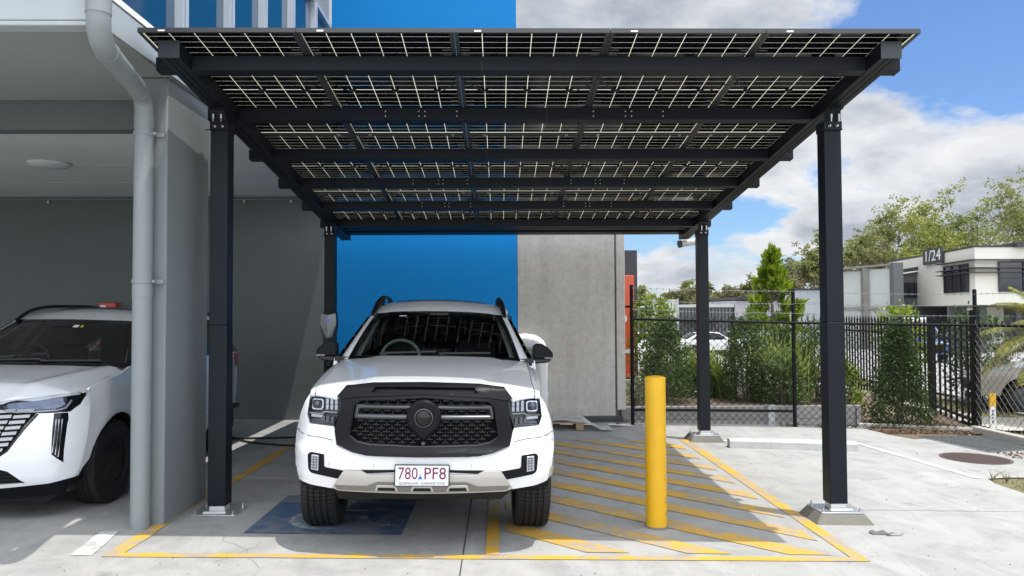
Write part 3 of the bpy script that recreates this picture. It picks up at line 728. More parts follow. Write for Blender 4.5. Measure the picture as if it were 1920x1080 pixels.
mb.tube(smoothpts([G3(-4.5, 10.60, r+.02), G3(-3.75, 10.52, r+.022), G3(-3.27, 10.14, r), G3(-2.63, 9.93, r), G3(-2.0, 9.9, r), G3(-1.75, 10.2, r), G3(-2.1, 10.6, r), (-2.40, 10.80, .25), (-2.43, 10.77, .96)]), r, 8)
tag(mb.build('charging_cable', M_rubber, smooth=40), 'black charging cable lying on the concrete below the charger', 'cable')
mb = MB(); mb.box(-6.40, -6.13, 12.30, 12.44, 1.80, 1.875); ob = mb.build('wall_box', mat('red_plastic', (.55, .05, .02), .4), bevel=.01); tag(ob, 'small red and white box on the dark rear wall behind the SUV roof', 'box')
mb = MB(); mb.box(-6.38, -6.29, 12.295, 12.299, 1.805, 1.835); mb.build('white_label', M_white, ob)

# ------------------------------------------------------------------ small things on the concrete
M_byel = mat('bollard_yellow', (.68, .385, .008), .45, var=.16, scale=5, bmp=.05, bscale=60)
bx, by = 1.283, 6.325; b0 = gz(bx, by)
t = thing('bollard', 'yellow steel bollard standing in the hatched zone right of the pickup', 'bollard', (bx, by, b0))
mb = MB(); mb.lathe([(.0845, b0-.05), (.0845, 1.145)], 40, Matrix.Translation((bx, by, 0))); po = mb.build('pole', M_byel, t, smooth=40)
mb = MB(); mb.lathe([(.0865, 1.143), (.0865, 1.150), (.080, 1.158), (.05, 1.166), (0, 1.170)], 40, Matrix.Translation((bx, by, 0))); mb.build('cap', M_byel, t, smooth=30)
mb = MB(); q = lambda a, z: (bx+.0852*math.sin(a), by-.0852*math.cos(a), z)
rb = random.Random(9)
for a, z, h in ((.80, .33, .05), (.75, .31, .03), (.85, .12, .07), (.86, .02, .05), (.3, .9, .01), (-.9, .18, .02), (-.4, .6, .012), (.78, .28, .02), (.9, .52, .012)):
    w_ = .02+.03*rb.random(); mb.add([q(a, z), q(a+w_, z+h*.3), q(a+w_*.8, z+h), q(a-w_*.2, z+h*.7)], [(0, 1, 2, 3)])
mb.build('chipped_paint', mat('chip_dark', (.05, .035, .02), .8), po, fixn=False)
mb = MB(); mb.lathe([(.10, b0+.001), (.094, b0+.012), (.084, b0+.016)], 32, Matrix.Translation((bx, by, 0))); mb.build('base_grout', M_plinth, t)
# wheel stop
a = Vector((3.085, 10.29)); b = Vector((4.765, 10.15)); d = (b-a).normalized(); nrm = Vector((-d.y, d.x))
mb = MB(); pr = [(0, -.01), (0, .092), (.03, .118), (.135, .118), (.165, .092), (.165, -.01)]
mb.prism(pr, lambda u, z: (a.x+nrm.x*u, a.y+nrm.y*u, gz(a.x, a.y)+z), lambda u, z: (b.x+nrm.x*u, b.y+nrm.y*u, gz(b.x, b.y)+z))
tag(mb.build('wheel_stop', m_concrete('wheel_stop_concrete', (.55, .55, .53), .2, .15, 4), bevel=.006), 'long low concrete wheel stop on the sunlit bay', 'wheel stop')
# drain grate and manhole
Q = [Vector(p) for p in ((6.33, 11.50), (7.42, 11.62), (7.62, 10.55), (6.55, 10.22))]
t = thing('drain_grate', 'grey steel drain grate in the concrete near the fence corner', 'drain', (6.95, 10.95, gz(6.95, 10.95)))
mb = MB(); mb.add([(p.x, p.y, gz(p.x, p.y)+.003) for p in Q], [(0, 1, 2, 3)]); mb.build('pit', M_blackpl, t)
mb = MB()
for i in range(15):
    u = i/14; p = Q[0].lerp(Q[3], u); q_ = Q[1].lerp(Q[2], u); mb.bar((p.x, p.y, gz(p.x, p.y)+.016), (q_.x, q_.y, gz(q_.x, q_.y)+.016), .030, .012)
for i in range(9):
    u = i/8; p = Q[0].lerp(Q[1], u); q_ = Q[3].lerp(Q[2], u); mb.bar((p.x, p.y, gz(p.x, p.y)+.014), (q_.x, q_.y, gz(q_.x, q_.y)+.014), .008, .012)
mb.build('bars', mat('dull_galvanised', (.13, .14, .135), .6, .3, var=.2, scale=10), t)
mb = MB()
for i in range(4):
    p, q_ = Q[i], Q[(i+1) % 4]; mb.bar((p.x, p.y, gz(p.x, p.y)+.010), (q_.x, q_.y, gz(q_.x, q_.y)+.010), .03, .012)
mb.build('surround', M_galv, t)
t = thing('manhole_cover', 'round brown iron manhole cover set in the concrete', 'manhole cover', (6.07, 9.73, gz(6.07, 9.73)))
M_iron = mat('brown_iron', (.13, .095, .085), .65, .4, var=.25, scale=20)
Mt = Matrix.Translation((6.07, 9.73, gz(6.07, 9.73))) @ Vector((.0205, .008, 1)).to_track_quat('Z', 'Y').to_matrix().to_4x4()
mb = MB(); mb.lathe([(.41, .002), (.41, .009), (.385, .009), (.38, .005), (0, .005)], 48, Mt); cv = mb.build('cover', M_iron, t)
mb = MB()
for i in range(-9, 10):
    h = math.sqrt(max(0, .37**2-(i*.04)**2))
    if h > .03: mb.box(-h, h, i*.04-.008, i*.04+.008, .004, .010, 0, Mt); mb.box(i*.04-.006, i*.04+.006, -h, h, .004, .0085, 0, Mt)
mb.build('tread_pattern', M_iron, cv)
# pallet, sheeting and steel offcut by the wall
M_tim = mat('pale_timber', (.42, .30, .18), .75, var=.25, scale=5, stretch=(1, 8, 8))
t = thing('pallet', 'low timber pallet on the concrete against the wall, right of the pickup', 'pallet', (.85, 12.0, gz(.85, 12)))
p0 = gz(1.0, 12)
for y in (11.72, 11.95, 12.17): mb = MB(); mb.box(-.05, 1.33, y, y+.12, p0+.10, p0+.122); mb.build('deck_board', M_tim, t, bevel=.002)
for x in (1.16, .55, -.03):
    mb = MB(); mb.box(x, x+.12, 11.74, 12.28, p0+.004, p0+.099); mb.build('bearer', M_tim, t, bevel=.002)
mb = MB()
def shp(u, v):
    x = .1+1.62*u; y = 11.70+.62*v+.04*math.sin(7*u)
    top = p0+.128+.035*(math.sin(9*u+3*v)**2)+.035*(math.sin(14*u*v+2)**2)*(1-abs(2*v-1))
    if x > 1.28: f = min(1, (x-1.28)/.25); top = top*(1-f)+(gz(x, y)+.012+.02*abs(math.sin(12*v+5*u)))*f; y -= .10*f*(1-v)
    return (x, y, top)
mb.grid(shp, 40, 16)
def m_film():
    m, nt = newmat('clear_plastic_film'); b = pbsdf(nt, (.62, .64, .66), .25, spec=.6)
    t_ = N(nt, 'ShaderNodeBsdfTransparent'); mx = N(nt, 'ShaderNodeMixShader'); mx.inputs[0].default_value = .75
    L(nt, t_.outputs[0], mx.inputs[1]); L(nt, b, mx.inputs[2]); finish(nt, mx.outputs[0]); return m
tag(mb.build('plastic_sheet', m_film(), smooth=60), 'crumpled translucent plastic sheet draped over the timber pallet', 'sheet')
mb = MB(); mb.box(.8, 1.97, 12.24, 12.36, .008, .022); mb.box(.8, 1.97, 12.24, 12.248, -.05, .007); mb.box(.95, 2.05, 12.16, 12.235, -.062, -.040); mb.box(.85, .95, 12.2, 12.4, -.16, -.051)
tag(mb.build('steel_channel', M_black_steel2, bevel=.002), 'dark steel channels lying along the foot of the concrete wall', 'steel channel')
# crumpled leaf
mb = MB(); lx, ly = 3.06, 6.2
mb.grid(lambda u, v: (lx+.13*(u-.5), ly+.07*(v-.5), gz(lx, ly)+.006+.025*abs(math.sin(5*u+2*v))*(1-abs(2*v-1))), 10, 6)
mb.grid(lambda u, v: (lx+.11+.14*(u-.5), ly-.05+.04*(v-.5)*(1-u*.7), gz(lx, ly)+.006+.015*abs(math.sin(4*u))), 10, 4)
tag(mb.build('dry_leaf', mat('grey_dry_leaf', (.12, .115, .10), .8, var=.4, scale=40), smooth=50), 'curled grey dead leaf on the concrete below the front right post', 'leaf')
# ------------------------------------------------------------------ cars
M_carw = mat('white_car_paint', (.78, .79, .80), .32, coat=1, var=.015)
M_carp = mat('pearl_white_paint', (.82, .84, .86), .28, coat=1, var=.015)
M_matt = mat('satin_black_trim', (.0055, .0062, .008), .42, spec=.15, var=.08)
M_gloss = mat('gloss_black', (.004, .004, .005), .08, coat=.25, spec=.3, var=.05)
M_gun = mat('gunmetal_trim', (.075, .08, .088), .3, .5, var=.05)
M_mesh = mat('grille_mesh', (.035, .037, .04), .3, .6)
M_void = mat('dark_cavity', (.004, .004, .004), .9)
M_chrome = mat('chrome', (.55, .56, .58), .12, 1.0, var=.03)
M_skid = mat('silver_beige_plate', (.50, .475, .44), .38, .25, var=.04)
M_skid2 = mat('bronze_grey_plate', (.20, .185, .165), .4, .3, var=.05)
M_lens = m_glass_thin('clear_lens', (.86, .88, .91), .01, .04, .5)
M_screen = m_glass_thin('windscreen_glass', (.60, .66, .64), .008, .05)
M_dglass = m_glass_thin('tinted_glass', (.10, .11, .115), .01, .08)
M_trim = mat('pale_interior_trim', (.62, .66, .63), .7)
M_inter = mat('dark_interior', (.020, .021, .022), .7)
M_beige = mat('pale_wheel_leather', (.50, .52, .48), .5)
M_led = mat('frosted_led', (.50, .52, .55), .18, .2, coat=.5)
M_ledgrey = mat('smoked_led', (.10, .105, .12), .2, .3, coat=.6)
M_tyre = m_tyre(); M_rimb = mat('black_alloy', (.014, .014, .015), .28, .5); M_rims = mat('silver_alloy', (.45, .46, .47), .3, .8)
M_redl = mat('red_lamp', (.30, .01, .01), .15, coat=.6)
M_plate_w = mat('plate_white', (.62, .66, .70), .35, var=.03)
M_maroon = mat('plate_maroon', (.16, .008, .03), .4)
M_pblue = mat('plate_blue', (.02, .10, .40), .4)
def lerp(a, b, t): return a+(b-a)*t
def ss(t): t = max(0., min(1., t)); return t*t*(3-2*t)
def car_matrix(x, y, yaw):
    ex = Vector((math.cos(yaw), math.sin(yaw), 0)); ex.z = -.0205*ex.x-.008*ex.y; ex.normalize()
    ey = Vector((-math.sin(yaw), math.cos(yaw), 0)); ey.z = -.0205*ey.x-.008*ey.y; ey -= ex*ex.dot(ey); ey.normalize()
    ez = ex.cross(ey); return Matrix((ex, ey, ez)).transposed()
def wheel(parent, x, y, r, w, rimr, side, rim_m=None, tyre_m=None, spokes=6, tread=True):
    """a tyre with grooves, and its rim as a sub-part; side = +1 faces +x"""
    M = Matrix.Identity(4)
    h = w/2; mb = MB(); pr = [(rimr, -h*.80), (rimr+.02, -h*.98), (r*.87, -h*1.03), (r*.955, -h*.98), (r*.985, -h*.86)]
    if tread:
        for g in (-.52, -.18, .18, .52):
            pr += [(r, g*h-.011), (r-.011, g*h-.006), (r-.011, g*h+.006), (r, g*h+.011)]
    pr += [(r*.985, h*.86), (r*.955, h*.98), (r*.87, h*1.03), (rimr+.02, h*.98), (rimr, h*.80)]
    Mr = Matrix.Rotation(PI/2, 4, 'Y')
    mb.lathe(pr, 56 if tread else 24, Mr, close=True)
    t = mb.build('wheel', tyre_m or M_tyre, parent, local=True, smooth=30); t.location = (x, y, r-.008)
    mb = MB(); s = side
    f = lambda a: Matrix.Rotation(a, 4, 'X')
    mb.lathe([(rimr, -h*.8), (rimr*.98, s*h*.0), (rimr*.97, s*h*.72), (rimr*1.0, s*h*.80)], 40, Mr)
    mb.lathe([(0, s*h*.62), (rimr*.2, s*h*.62), (rimr*.24, s*h*.45), (rimr*.2, -s*h*.3)], 20, Mr)
    mb.lathe([(0, -s*h*.2), (rimr*.72, -s*h*.2), (rimr*.72, -s*h*.1), (0, -s*h*.1)], 28, Mr)
    for k in range(spokes):
        a = 2*PI*k/spokes
        for da in (-.13, .13):
            p0 = f(a) @ Vector((s*h*.52, 0, rimr*.16)); p1 = f(a+da) @ Vector((s*h*.70, 0, rimr*.97)); mb.bar(p0, p1, .035, .03, up=(1, 0, 0))
    mb.build('rim', rim_m or M_rimb, t, local=True, smooth=35)
    return t

# ================================================== the white double-cab pickup
UT = (-.56, 5.40, gz(-.56, 5.40)); yaw = math.radians(2.1)
ute = thing('pickup_truck', 'white double cab pickup with big black grille parked nose out under the solar carport', 'pickup truck', UT, car_matrix(-.56, 5.4, yaw))
def interp(x, xs, ys): return float(np.interp(x, xs, ys))
def uq(z): return interp(z, [.38, .47, .56, .70, .735, .775, .80, 1.0, 1.1, 1.18, 1.24], [.13, .035, .002, 0, .008, .040, .052, .075, .095, .14, .24])
def unose(x, z):
    a = abs(x); return .13*(a/.8)**2.2+5.5*max(0, a-.80)**2+uq(z)
E_ = [(.840, 1.130), (.885, 1.065), (.930, .96), (.958, .86), (.968, .79), (.960, .71), (.940, .60), (.905, .505)]
ez_ = [e[1] for e in E_][::-1]; exx = [e[0] for e in E_][::-1]
def edge_x(z): return interp(z, ez_, exx)
def N_(off): return lambda a, b: (a, unose(a, b)+off, b)
def both(f): return f
def half(*pts): return [list(pts)]
W_out = [(0, .722), (.39, .724), (.497, .743), (.617, .786), (.640, .878), (.648, .899), (.835, .913), (.858, .975), (.842, 1.134)]+E_+[(.79, .484), (.637, .468), (.552, .612), (.436, .614), (.396, .590), (0, .604)]
# keep the wide bumper lamp recess open
mb = patch([W_out], N_(0), (.05, .035), rim=(0, .06, 0), mirror=True)
bump_ = mb.build('front_bumper', M_carw, ute, local=True, smooth=32)
# the shut line between bumper and wings, and the four parking sensors
for s in (-1, 1):
    pts = [(s*x, unose(x, z)-.002, z) for x, z in ((.650, .805), (.74, .822), (.83, .826), (.90, .834), (.955, .852))]
    mb = MB(); mb.tube(pts, .0028, 5); mb.build('shut_line', M_gun, bump_, local=True)
for x in (-.335, .335, -.655, .655):
    y0 = unose(x, .648); mb = MB(); mb.lathe([(.0125, 0), (.0125, -.0025), (.0105, -.0025), (.0105, 0)], 16, Matrix.Translation((x, y0, .648)) @ Matrix.Rotation(-PI/2, 4, 'X') @ Matrix.Scale(-1, 4, (0, 0, 1)), close=True); mb.build('parking_sensor', M_gun, bump_, local=True)
# grille surround, bonnet lip and mesh
lip = [(0, 1.222), (.385, 1.214), (.575, 1.190), (.634, 1.116), (.594, 1.100), (.466, 1.117), (0, 1.142), (0, 1.150), (.386, 1.148), (.356, 1.187), (0, 1.191)]
mb = patch([lip], N_(-.022), (.05, .03), rim=(0, .09, 0), mirror=True); gs = mb.build('grille_surround', M_matt, ute, local=True, smooth=40, bevel=.004)
ringp = [(0, 1.139), (.462, 1.113), (.592, 1.097), (.636, .874), (.617, .782), (.494, .739), (.39, .720), (0, .716), (0, .779), (.378, .785), (.477, .803), (.535, .843), (.502, 1.056), (.462, 1.092), (0, 1.118)]
mb = patch([ringp], N_(-.030), (.05, .03), rim=(0, .10, 0), mirror=True); mb.build('surround_ring', M_matt, gs, local=True, smooth=40, bevel=.006)
inner = [(0, 1.122), (.458, 1.096), (.507, 1.058), (.541, .842), (.480, .798), (.378, .780), (0, .774)]
innr2 = [(0, 1.116), (.454, 1.090), (.499, 1.055), (.532, .845), (.474, .806), (.376, .788), (0, .782)]
mb = patch([inner[:]+[(0, .782)]+innr2[::-1][1:]], N_(-.012), (.08, .05), rim=(0, .06, 0), mirror=True); mb.build('inner_trim', M_gun, gs, local=True, smooth=40)
mb = MB()
mb.grid(lambda u, v: (lerp(-.62, .62, u), .22+.10*abs(2*u-1)**2, lerp(.70, 1.20, v)), 8, 4); mb.build('cavity', M_void, gs, local=True)
mb = MB(); row = 0; z = .800
while z < 1.112:
    for k in range(-8, 9):
        x = k*.076+(.038 if row % 2 else 0); lim = interp(z, [.78, .80, .845, 1.055, 1.11], [.37, .46, .52, .49, .44])
        if abs(x) > lim-.02: continue
        y = unose(x, z)+.035
        mb.bar((x-.023, y, z), (x+.023, y, z), .014, .006); mb.box(x-.0025, x+.0025, y-.003, y+.012, z+.003, z+.0215)
    z += .0245; row += 1
mb.build('mesh', M_mesh, gs, local=True)
for (za, zb2, xm) in ((1.033, 1.068, .475), (.962, .997, .488)):
    for s in (-1, 1):
        mb = MB(); mb.grid(lambda u, v: (s*lerp(.10, xm, u), unose(lerp(.10, xm, u), lerp(za, zb2, v))+.004-.016*math.sin(PI*v), lerp(za, zb2, v)), 14, 5)
        mb.box(min(s*.11, s*xm), max(s*.11, s*xm), .115, .13, za+.004, zb2-.004)
        mb.build('grille_bar', M_gun, gs, local=True, smooth=50)
for s in (-1, 1):
    for a, b in (((s*.474, 1.064), (s*.484, .968)),):
        mb = MB(); mb.bar((a[0], unose(a[0], a[1])-.002, a[1]), (b[0], unose(b[0], b[1])-.002, b[1]), .022, .03); mb.build('bar_end', M_gun, gs, local=True, bevel=.004)
mb = patch([[(0, 1.146), (.392, 1.144), (.362, 1.192), (0, 1.195)]], N_(.006), (.06, .03), mirror=True); mb.build('scoop_floor', M_matt, gs, local=True)
# drop shaped emblem with a round camera eye
pin = []
for i in range(33):
    a = -PI*.29+PI*1.58*i/32; pin.append((.124*math.cos(a), .985+.124*math.sin(a)))
pin += [(-.012, .822), (.012, .822)]
mb = MB(); mb.prism(pin, lambda a, b: (a, .12, b), lambda a, b: (a, .030, b)); em = mb.build('emblem', M_matt, gs, local=True, bevel=.012, seg=3)
mb = MB(); mb.prism([(a*.93, .985+(b-.985)*.93) for a, b in pin], lambda a, b: (a, .10, b), lambda a, b: (a, .0245, b)); mb.build('emblem_face', M_matt, em, local=True, bevel=.010, seg=3)
Mf = Matrix.Translation((0, .024, .982)) @ Matrix.Rotation(PI/2, 4, 'X')
mb = MB(); mb.lathe([(.066, -.01), (.066, .006), (.060, .009), (.056, .004), (.056, -.01)], 36, Mf); mb.build('emblem_ring', M_gun, em, local=True, smooth=50)
mb = MB(); mb.lathe([(.056, .001), (.05, .008), (.035, .014), (.015, .017), (0, .018)], 36, Mf); mb.build('emblem_eye', M_gloss, em, local=True, smooth=60)
mb = MB(); mb.box(-.013, .013, .035, .06, .785, .812); mb.lathe([(.008, 0), (.008, .006), (0, .008)], 14, Matrix.Translation((0, .035, .799)) @ Matrix.Rotation(PI/2, 4, 'X')); mb.build('parking_camera', M_gun, gs, local=True, bevel=.003)
mb = patch([[(0, .7155), (.34, .7185), (.32, .735), (0, .733)]], N_(-.034), (.08, .05), mirror=True); mb.build('lower_slot', M_void, gs, local=True)
# lower bumper: fog lamps, vent strip, skid plate
for s in (-1, 1):
    mr = lambda P: [(s*a, b) for a, b in P][::s]
    bez = [(.702, .712), (.800, .722), (.816, .716), (.826, .700), (.818, .603), (.806, .585), (.786, .574), (.592, .545), (.535, .603), (.690, .622), (.700, .632)]
    mb = patch([mr(bez)], N_(-.008), (.04, .04), rim=(0, .03, 0)); fg = mb.build('fog_lamp', M_matt, ute, local=True, smooth=35, bevel=.003)
    mb = patch([mr([(.742, .703), (.795, .706), (.797, .600), (.742, .594)])], N_(-.012), (.03, .03), rim=(0, .02, 0)); mb.build('reflector', M_led, fg, local=True, smooth=35, bevel=.003)
    mb = MB()
    for z in (.615, .635, .655, .672, .690): mb.bar((s*.746, unose(.746, z)-.015, z), (s*.793, unose(.793, z)-.015, z), .004, .004)
    for x in (.757, .778): mb.bar((s*x, unose(x, .60)-.015, .603), (s*x, unose(x, .7)-.015, .700), .003, .003)
    mb.build('lamp_rib', M_gun, fg, local=True)
mb = patch([[(.17, .607), (.39, .593), (.434, .617), (.17, .624)]], N_(-.004), (.06, .05), mirror=True); mb.build('vent_strip', M_void, ute, local=True)
SK = lambda o: (lambda a, b: (a, unose(a, b)+o, b))
mb = patch([[(0, .600), (.392, .588), (.434, .611), (.549, .609), (.563, .596), (.641, .478), (.598, .455), (0, .448)]], SK(-.016), (.05, .03), rim=(0, .05, 0), mirror=True); sk = mb.build('skid_plate', M_skid, ute, local=True, smooth=35, bevel=.004)
mb = patch([[(0, .536), (.309, .538), (.392, .503), (.625, .499), (.603, .467), (0, .461)]], SK(-.019), (.05, .03), mirror=True); mb.build('lower_band', M_skid2, sk, local=True, smooth=35)
for x0 in (-.25, 0, .25):
    o_ = lambda k, j: [(x0-.082+k, .470-j), (x0+.082-k, .470-j), (x0+.066-k, .516-k), (x0-.066+k, .516-k)]
    mb = patch([o_(0, 0)], SK(-.026), (.05, .03), rim=(0, .012, 0)); sf = mb.build('slot_frame', M_skid, sk, local=True, bevel=.003)
    mb = patch([[(x0-.066, .474), (x0+.066, .474), (x0+.056, .497), (x0-.056, .497)]], SK(-.029), (.05, .03)); mb.build('slot', M_void, sf, local=True)
mb = MB(); mb.hexa([(-.60, .16, .385), (.56, .16, .385), (.56, .9, .36), (-.60, .9, .36), (-.62, .10, .452), (.62, .10, .452), (.62, .9, .46), (-.62, .9, .46)])
mb.box(.02, .28, .09, .14, .425, .447); mb.build('undertray', M_void, ute, local=True)
# number plate
pl = MB(); pl.box(-.192, .192, -.030, -.014, .515, .666); npo = pl.build('number_plate', M_blackpl, ute, local=True, bevel=.004)
mb = MB(); mb.box(-.184, .184, -.0335, -.0295, .522, .659); mb.build('plate_face', M_plate_w, npo, local=True)
TM = lambda x, z: Matrix.Translation((x, -.0338, z)) @ Matrix.Rotation(PI/2, 4, 'X')
text_mesh('780', .118, TM(-.098, .602), M_maroon, 'plate_text', npo, .0006, xs=.80)
text_mesh('PF8', .118, TM(.090, .602), M_maroon, 'plate_text', npo, .0006, xs=.92)
text_mesh('QUEENSLAND - SUNSHINE STATE', .021, TM(0, .537), M_maroon, 'plate_text', npo, .0006, xs=1.0)
mb = MB(); mb.prism([(-.017, .566), (.017, .566), (0, .592)], lambda a, b: (a-.012, -.033, b), lambda a, b: (a-.012, -.0345, b)); mb.build('plate_badge', M_pblue, npo, local=True)
mb = MB(); mb.prism([(-.004, .600), (0, .594), (.004, .600), (0, .606)], lambda a, b: (a-.012, -.033, b), lambda a, b: (a-.012, -.0345, b)); mb.build('plate_dot', M_maroon, npo, local=True)
# headlights
for s in (-1, 1):
    mr = lambda P: [(s*a, b) for a, b in P][::s]
    hb = [(.598, 1.101), (.842, 1.135), (.859, .975), (.836, .913), (.648, .898), (.612, 1.01)]
    mb = patch([mr(hb)], N_(.055), (.05, .05), rim=(0, -.05, 0)); hd = mb.build('headlight', M_gloss, ute, local=True, smooth=35)
    mb = patch([mr([(.600, 1.099), (.8405, 1.132), (.857, .975), (.834, .915), (.650, .901), (.614, 1.01)])], N_(.004), (.03, .03)); mb.build('lens', M_lens, hd, local=True, smooth=60)
    def sq(x0, x1, z0, z1, c): return [(x0+c, z0), (x1-c, z0), (x1, z0+c), (x1, z1-c), (x1-c, z1), (x0+c, z1), (x0, z1-c), (x0, z0+c)]
    mb = patch([mr(sq(.738, .832, 1.008, 1.092, .012))], N_(.032), (.05, .05), rim=(0, .03, 0)); pj = mb.build('projector', M_chrome, hd, local=True, bevel=.004)
    mb = patch([mr(sq(.751, .820, 1.020, 1.080, .010))], N_(.030), (.05, .05)); mb.build('projector_eye', M_gloss, pj, local=True)
    mb = MB(); yc_ = unose(.785, 1.05)+.036; mb.lathe([(.026, 0), (.02, .008), (.01, .011), (0, .012)], 20, Matrix.Translation((s*.785, yc_, 1.05)) @ Matrix.Rotation(PI/2, 4, 'X')); mb.build('bulb', M_ledgrey, pj, local=True, smooth=60)
    for x in (.642, .676, .710):
        mb = MB(); y = unose(x, 1.05)+.030
        for zz_ in ((1.052, 1.094), (1.012, 1.050)):
            mb.hexa([(s*(x-.011), y, zz_[0]), (s*(x+.011), y, zz_[0]), (s*(x+.011), y+.02, zz_[0]), (s*(x-.011), y+.02, zz_[0]), (s*(x-.011), y+.002, zz_[1]), (s*(x+.011), y+.002, zz_[1]), (s*(x+.011), y+.02, zz_[1]), (s*(x-.011), y+.02, zz_[1])])
        mb.build('led_bar', M_led, hd, local=True, bevel=.003)
    mb = MB(); P = [(.632, .998), (.726, 1.000), (.742, .985), (.846, .985)]
    for a, b in zip(P[:-1], P[1:]): mb.bar((s*a[0], unose(a[0], a[1])+.028, a[1]), (s*b[0], unose(b[0], b[1])+.028, b[1]), .01, .007)
    mb.build('chrome_strip', M_chrome, hd, local=True)
    mb = patch([mr([(.742, .955), (.832, .958), (.828, .978), (.735, .976)])], N_(.030), (.05, .05), rim=(0, .02, 0)); mb.build('day_light', M_led, hd, local=True, bevel=.003)
    for i, (x, zt_) in enumerate(((.655, .965), (.690, .970), (.722, .968))):
        mb = MB()
        mb.box(min(s*x, s*(x+.022)), max(s*x, s*(x+.022)), unose(x, .94)+.032, unose(x, .94)+.05, .918+i*.006, zt_)
        mb.box(min(s*x, s*.82), max(s*x, s*.82), unose(.74, .92)+.030+i*.004, unose(.74, .92)+.05, .915+i*.011, .922+i*.011)
        mb.build('indicator', M_ledgrey, hd, local=True, bevel=.002)
# bonnet with wings: one height field
def hood(x, y):
    a = abs(x); z = interp(y, [.15, .22, .35, .6, 1.0, 1.45, 1.7], [1.214, 1.222, 1.236, 1.262, 1.302, 1.338, 1.348])
    z += .014*(1-ss((a-(.36+.10*y))/.09)); dr = lerp(.080, .040, ss((y-.25)/1.1))
    z -= dr*(a/.86)**2.6
    if a > .80: z -= lerp(.55, .9, ss((y-.3)/1.0))*(a-.80)**1.6*2
    if a > .52: z -= .050*ss((a-.52)/.12)*max(0, (.315-y)/.12)**2
    return z
xt = lambda y: interp(y, [.25, .5, 1.0, 1.62], [.842, .868, .893, .915])
hx = lambda P: (lambda: P)
fr = [(0, .212), (.385, .216), (.578, .212), (.636, .176), (.80, .238)]
hood_out = fr+[(.803, .6), (.812, 1.0), (.822, 1.50), (.6, 1.475), (.3, 1.435), (0, 1.425)]
mb = patch([hood_out], lambda a, b: (a, b, hood(a, b)), (.045, .05), rim=(0, 0, -.03), mirror=True); mb.build('bonnet', M_carw, ute, local=True, smooth=40)
wing_t = [(.807, .235), (.842, .262), (.868, .5), (.893, 1.0), (.910, 1.5), (.915, 1.62), (.84, 1.62), (.828, 1.50), (.818, 1.0), (.809, .6)]
def Sx(y, z):
    ye = unose(edge_x(z), z)
    full = interp(z, [.40, .55, .80, .95, 1.10, 1.30], [.955, .982, .988, .972, .938, .915])
    full -= .02*ss((y-1.5)/.4)*(1 if z < 1.0 else .4)
    top = xt(y) if z > 1.0 else full
    zt_ = hood(xt(y), y) if y < 1.62 else 1.31
    k = ss((z-.86)/(zt_-.86+1e-6))
    full = lerp(full, lerp(full, xt(min(y, 1.62)), 1), k)
    return lerp(edge_x(z), full, ss((y-ye+.02)/.30))
def arch_pts(cy, cz, r, a0, a1, n=14): return [(cy+r*math.cos(lerp(a0, a1, i/n)), cz+r*math.sin(lerp(a0, a1, i/n))) for i in range(n+1)]
for s in (-1, 1):
    mb = patch([[(s*a, b) for a, b in wing_t][::s]], lambda a, b: (a, b, hood(a, b)), (.04, .06), rim=(0, 0, -.03))
    sill = .46
    front = [(unose(x, z), z) for x, z in E_]
    zt5 = [(y, hood(xt(y), y)) for y in (.30, .5, .8, 1.1, 1.4, 1.62)]
    # wing + door + tray side with both wheel arches cut away
    P = [(1.62, sill)]+[(p) for p in arch_pts(.965, .40, .465, .12, PI-.25)]+front[::-1][0:]+zt5
    P = [(1.50, sill)]+arch_pts(.965, .40, .465, .13, PI*.93)+front[::-1]+zt5+[(1.62, sill)]
    def side(a, b): return (s*Sx(a, b), a, b)
    patch([P if s > 0 else P[::-1]], side, (.07, .05), rim=(-s*.03, 0, 0), mb=mb)
    wing = mb.build('front_wing', M_carw, ute, local=True, smooth=40)
    mb = MB(); aa = arch_pts(.965, .40, .458, 0, PI, 20)
    for i in range(20):
        (y0, z0), (y1, z1) = aa[i], aa[i+1]; mb.add([(s*.94, y0, z0), (s*.94, y1, z1), (s*.55, y1, z1), (s*.55, y0, z0)], [(0, 1, 2, 3)])
    mb.grid(lambda u, v: (s*.56, .5+.93*u, .35+.55*v), 2, 2); mb.build('arch_liner', M_void, wing, local=True)
    def bs(a, b): return (s*interp(b, [.40, .55, .80, 1.0, 1.31], [.950, .966, .968, .962, .915]), a, b)
    for nm, y0, y1 in (('front_door', 1.625, 2.62), ('rear_door', 2.625, 3.66)):
        q = [(y0, sill), (y1, sill), (y1, 1.31), (y0, 1.31)]
        mb = patch([q if s > 0 else q[::-1]], bs, (.2, .08), rim=(-s*.03, 0, 0)); dr_ = mb.build(nm, M_carw, ute, local=True, smooth=40)
        mb = MB(); mb.bar((s*.965, y1-.25, 1.10), (s*.965, y1-.08, 1.10), .02, .03); mb.build('handle', M_matt, dr_, local=True, bevel=.004)
    q = [(3.665, sill)]+arch_pts(4.32, .40, .465, PI*.93, .13)+[(5.38, .52), (5.40, 1.30), (3.665, 1.31)]
    mb = patch([q if s > 0 else q[::-1]], bs, (.2, .08), rim=(-s*.05, 0, 0)); tr = mb.build('tray_side', M_carw, ute, local=True, smooth=40)
    mb = MB(); aa = arch_pts(4.32, .40, .458, 0, PI, 20)
    for i in range(20):
        (y0, z0), (y1, z1) = aa[i], aa[i+1]; mb.add([(s*.94, y0, z0), (s*.94, y1, z1), (s*.55, y1, z1), (s*.55, y0, z0)], [(0, 1, 2, 3)])
    mb.build('arch_liner', M_void, tr, local=True)
    mb = MB(); mb.box(min(s*.90, s*.955), max(s*.90, s*.955), 5.37, 5.41, .85, 1.22); mb.build('tail_light', M_redl, ute, local=True, bevel=.01)
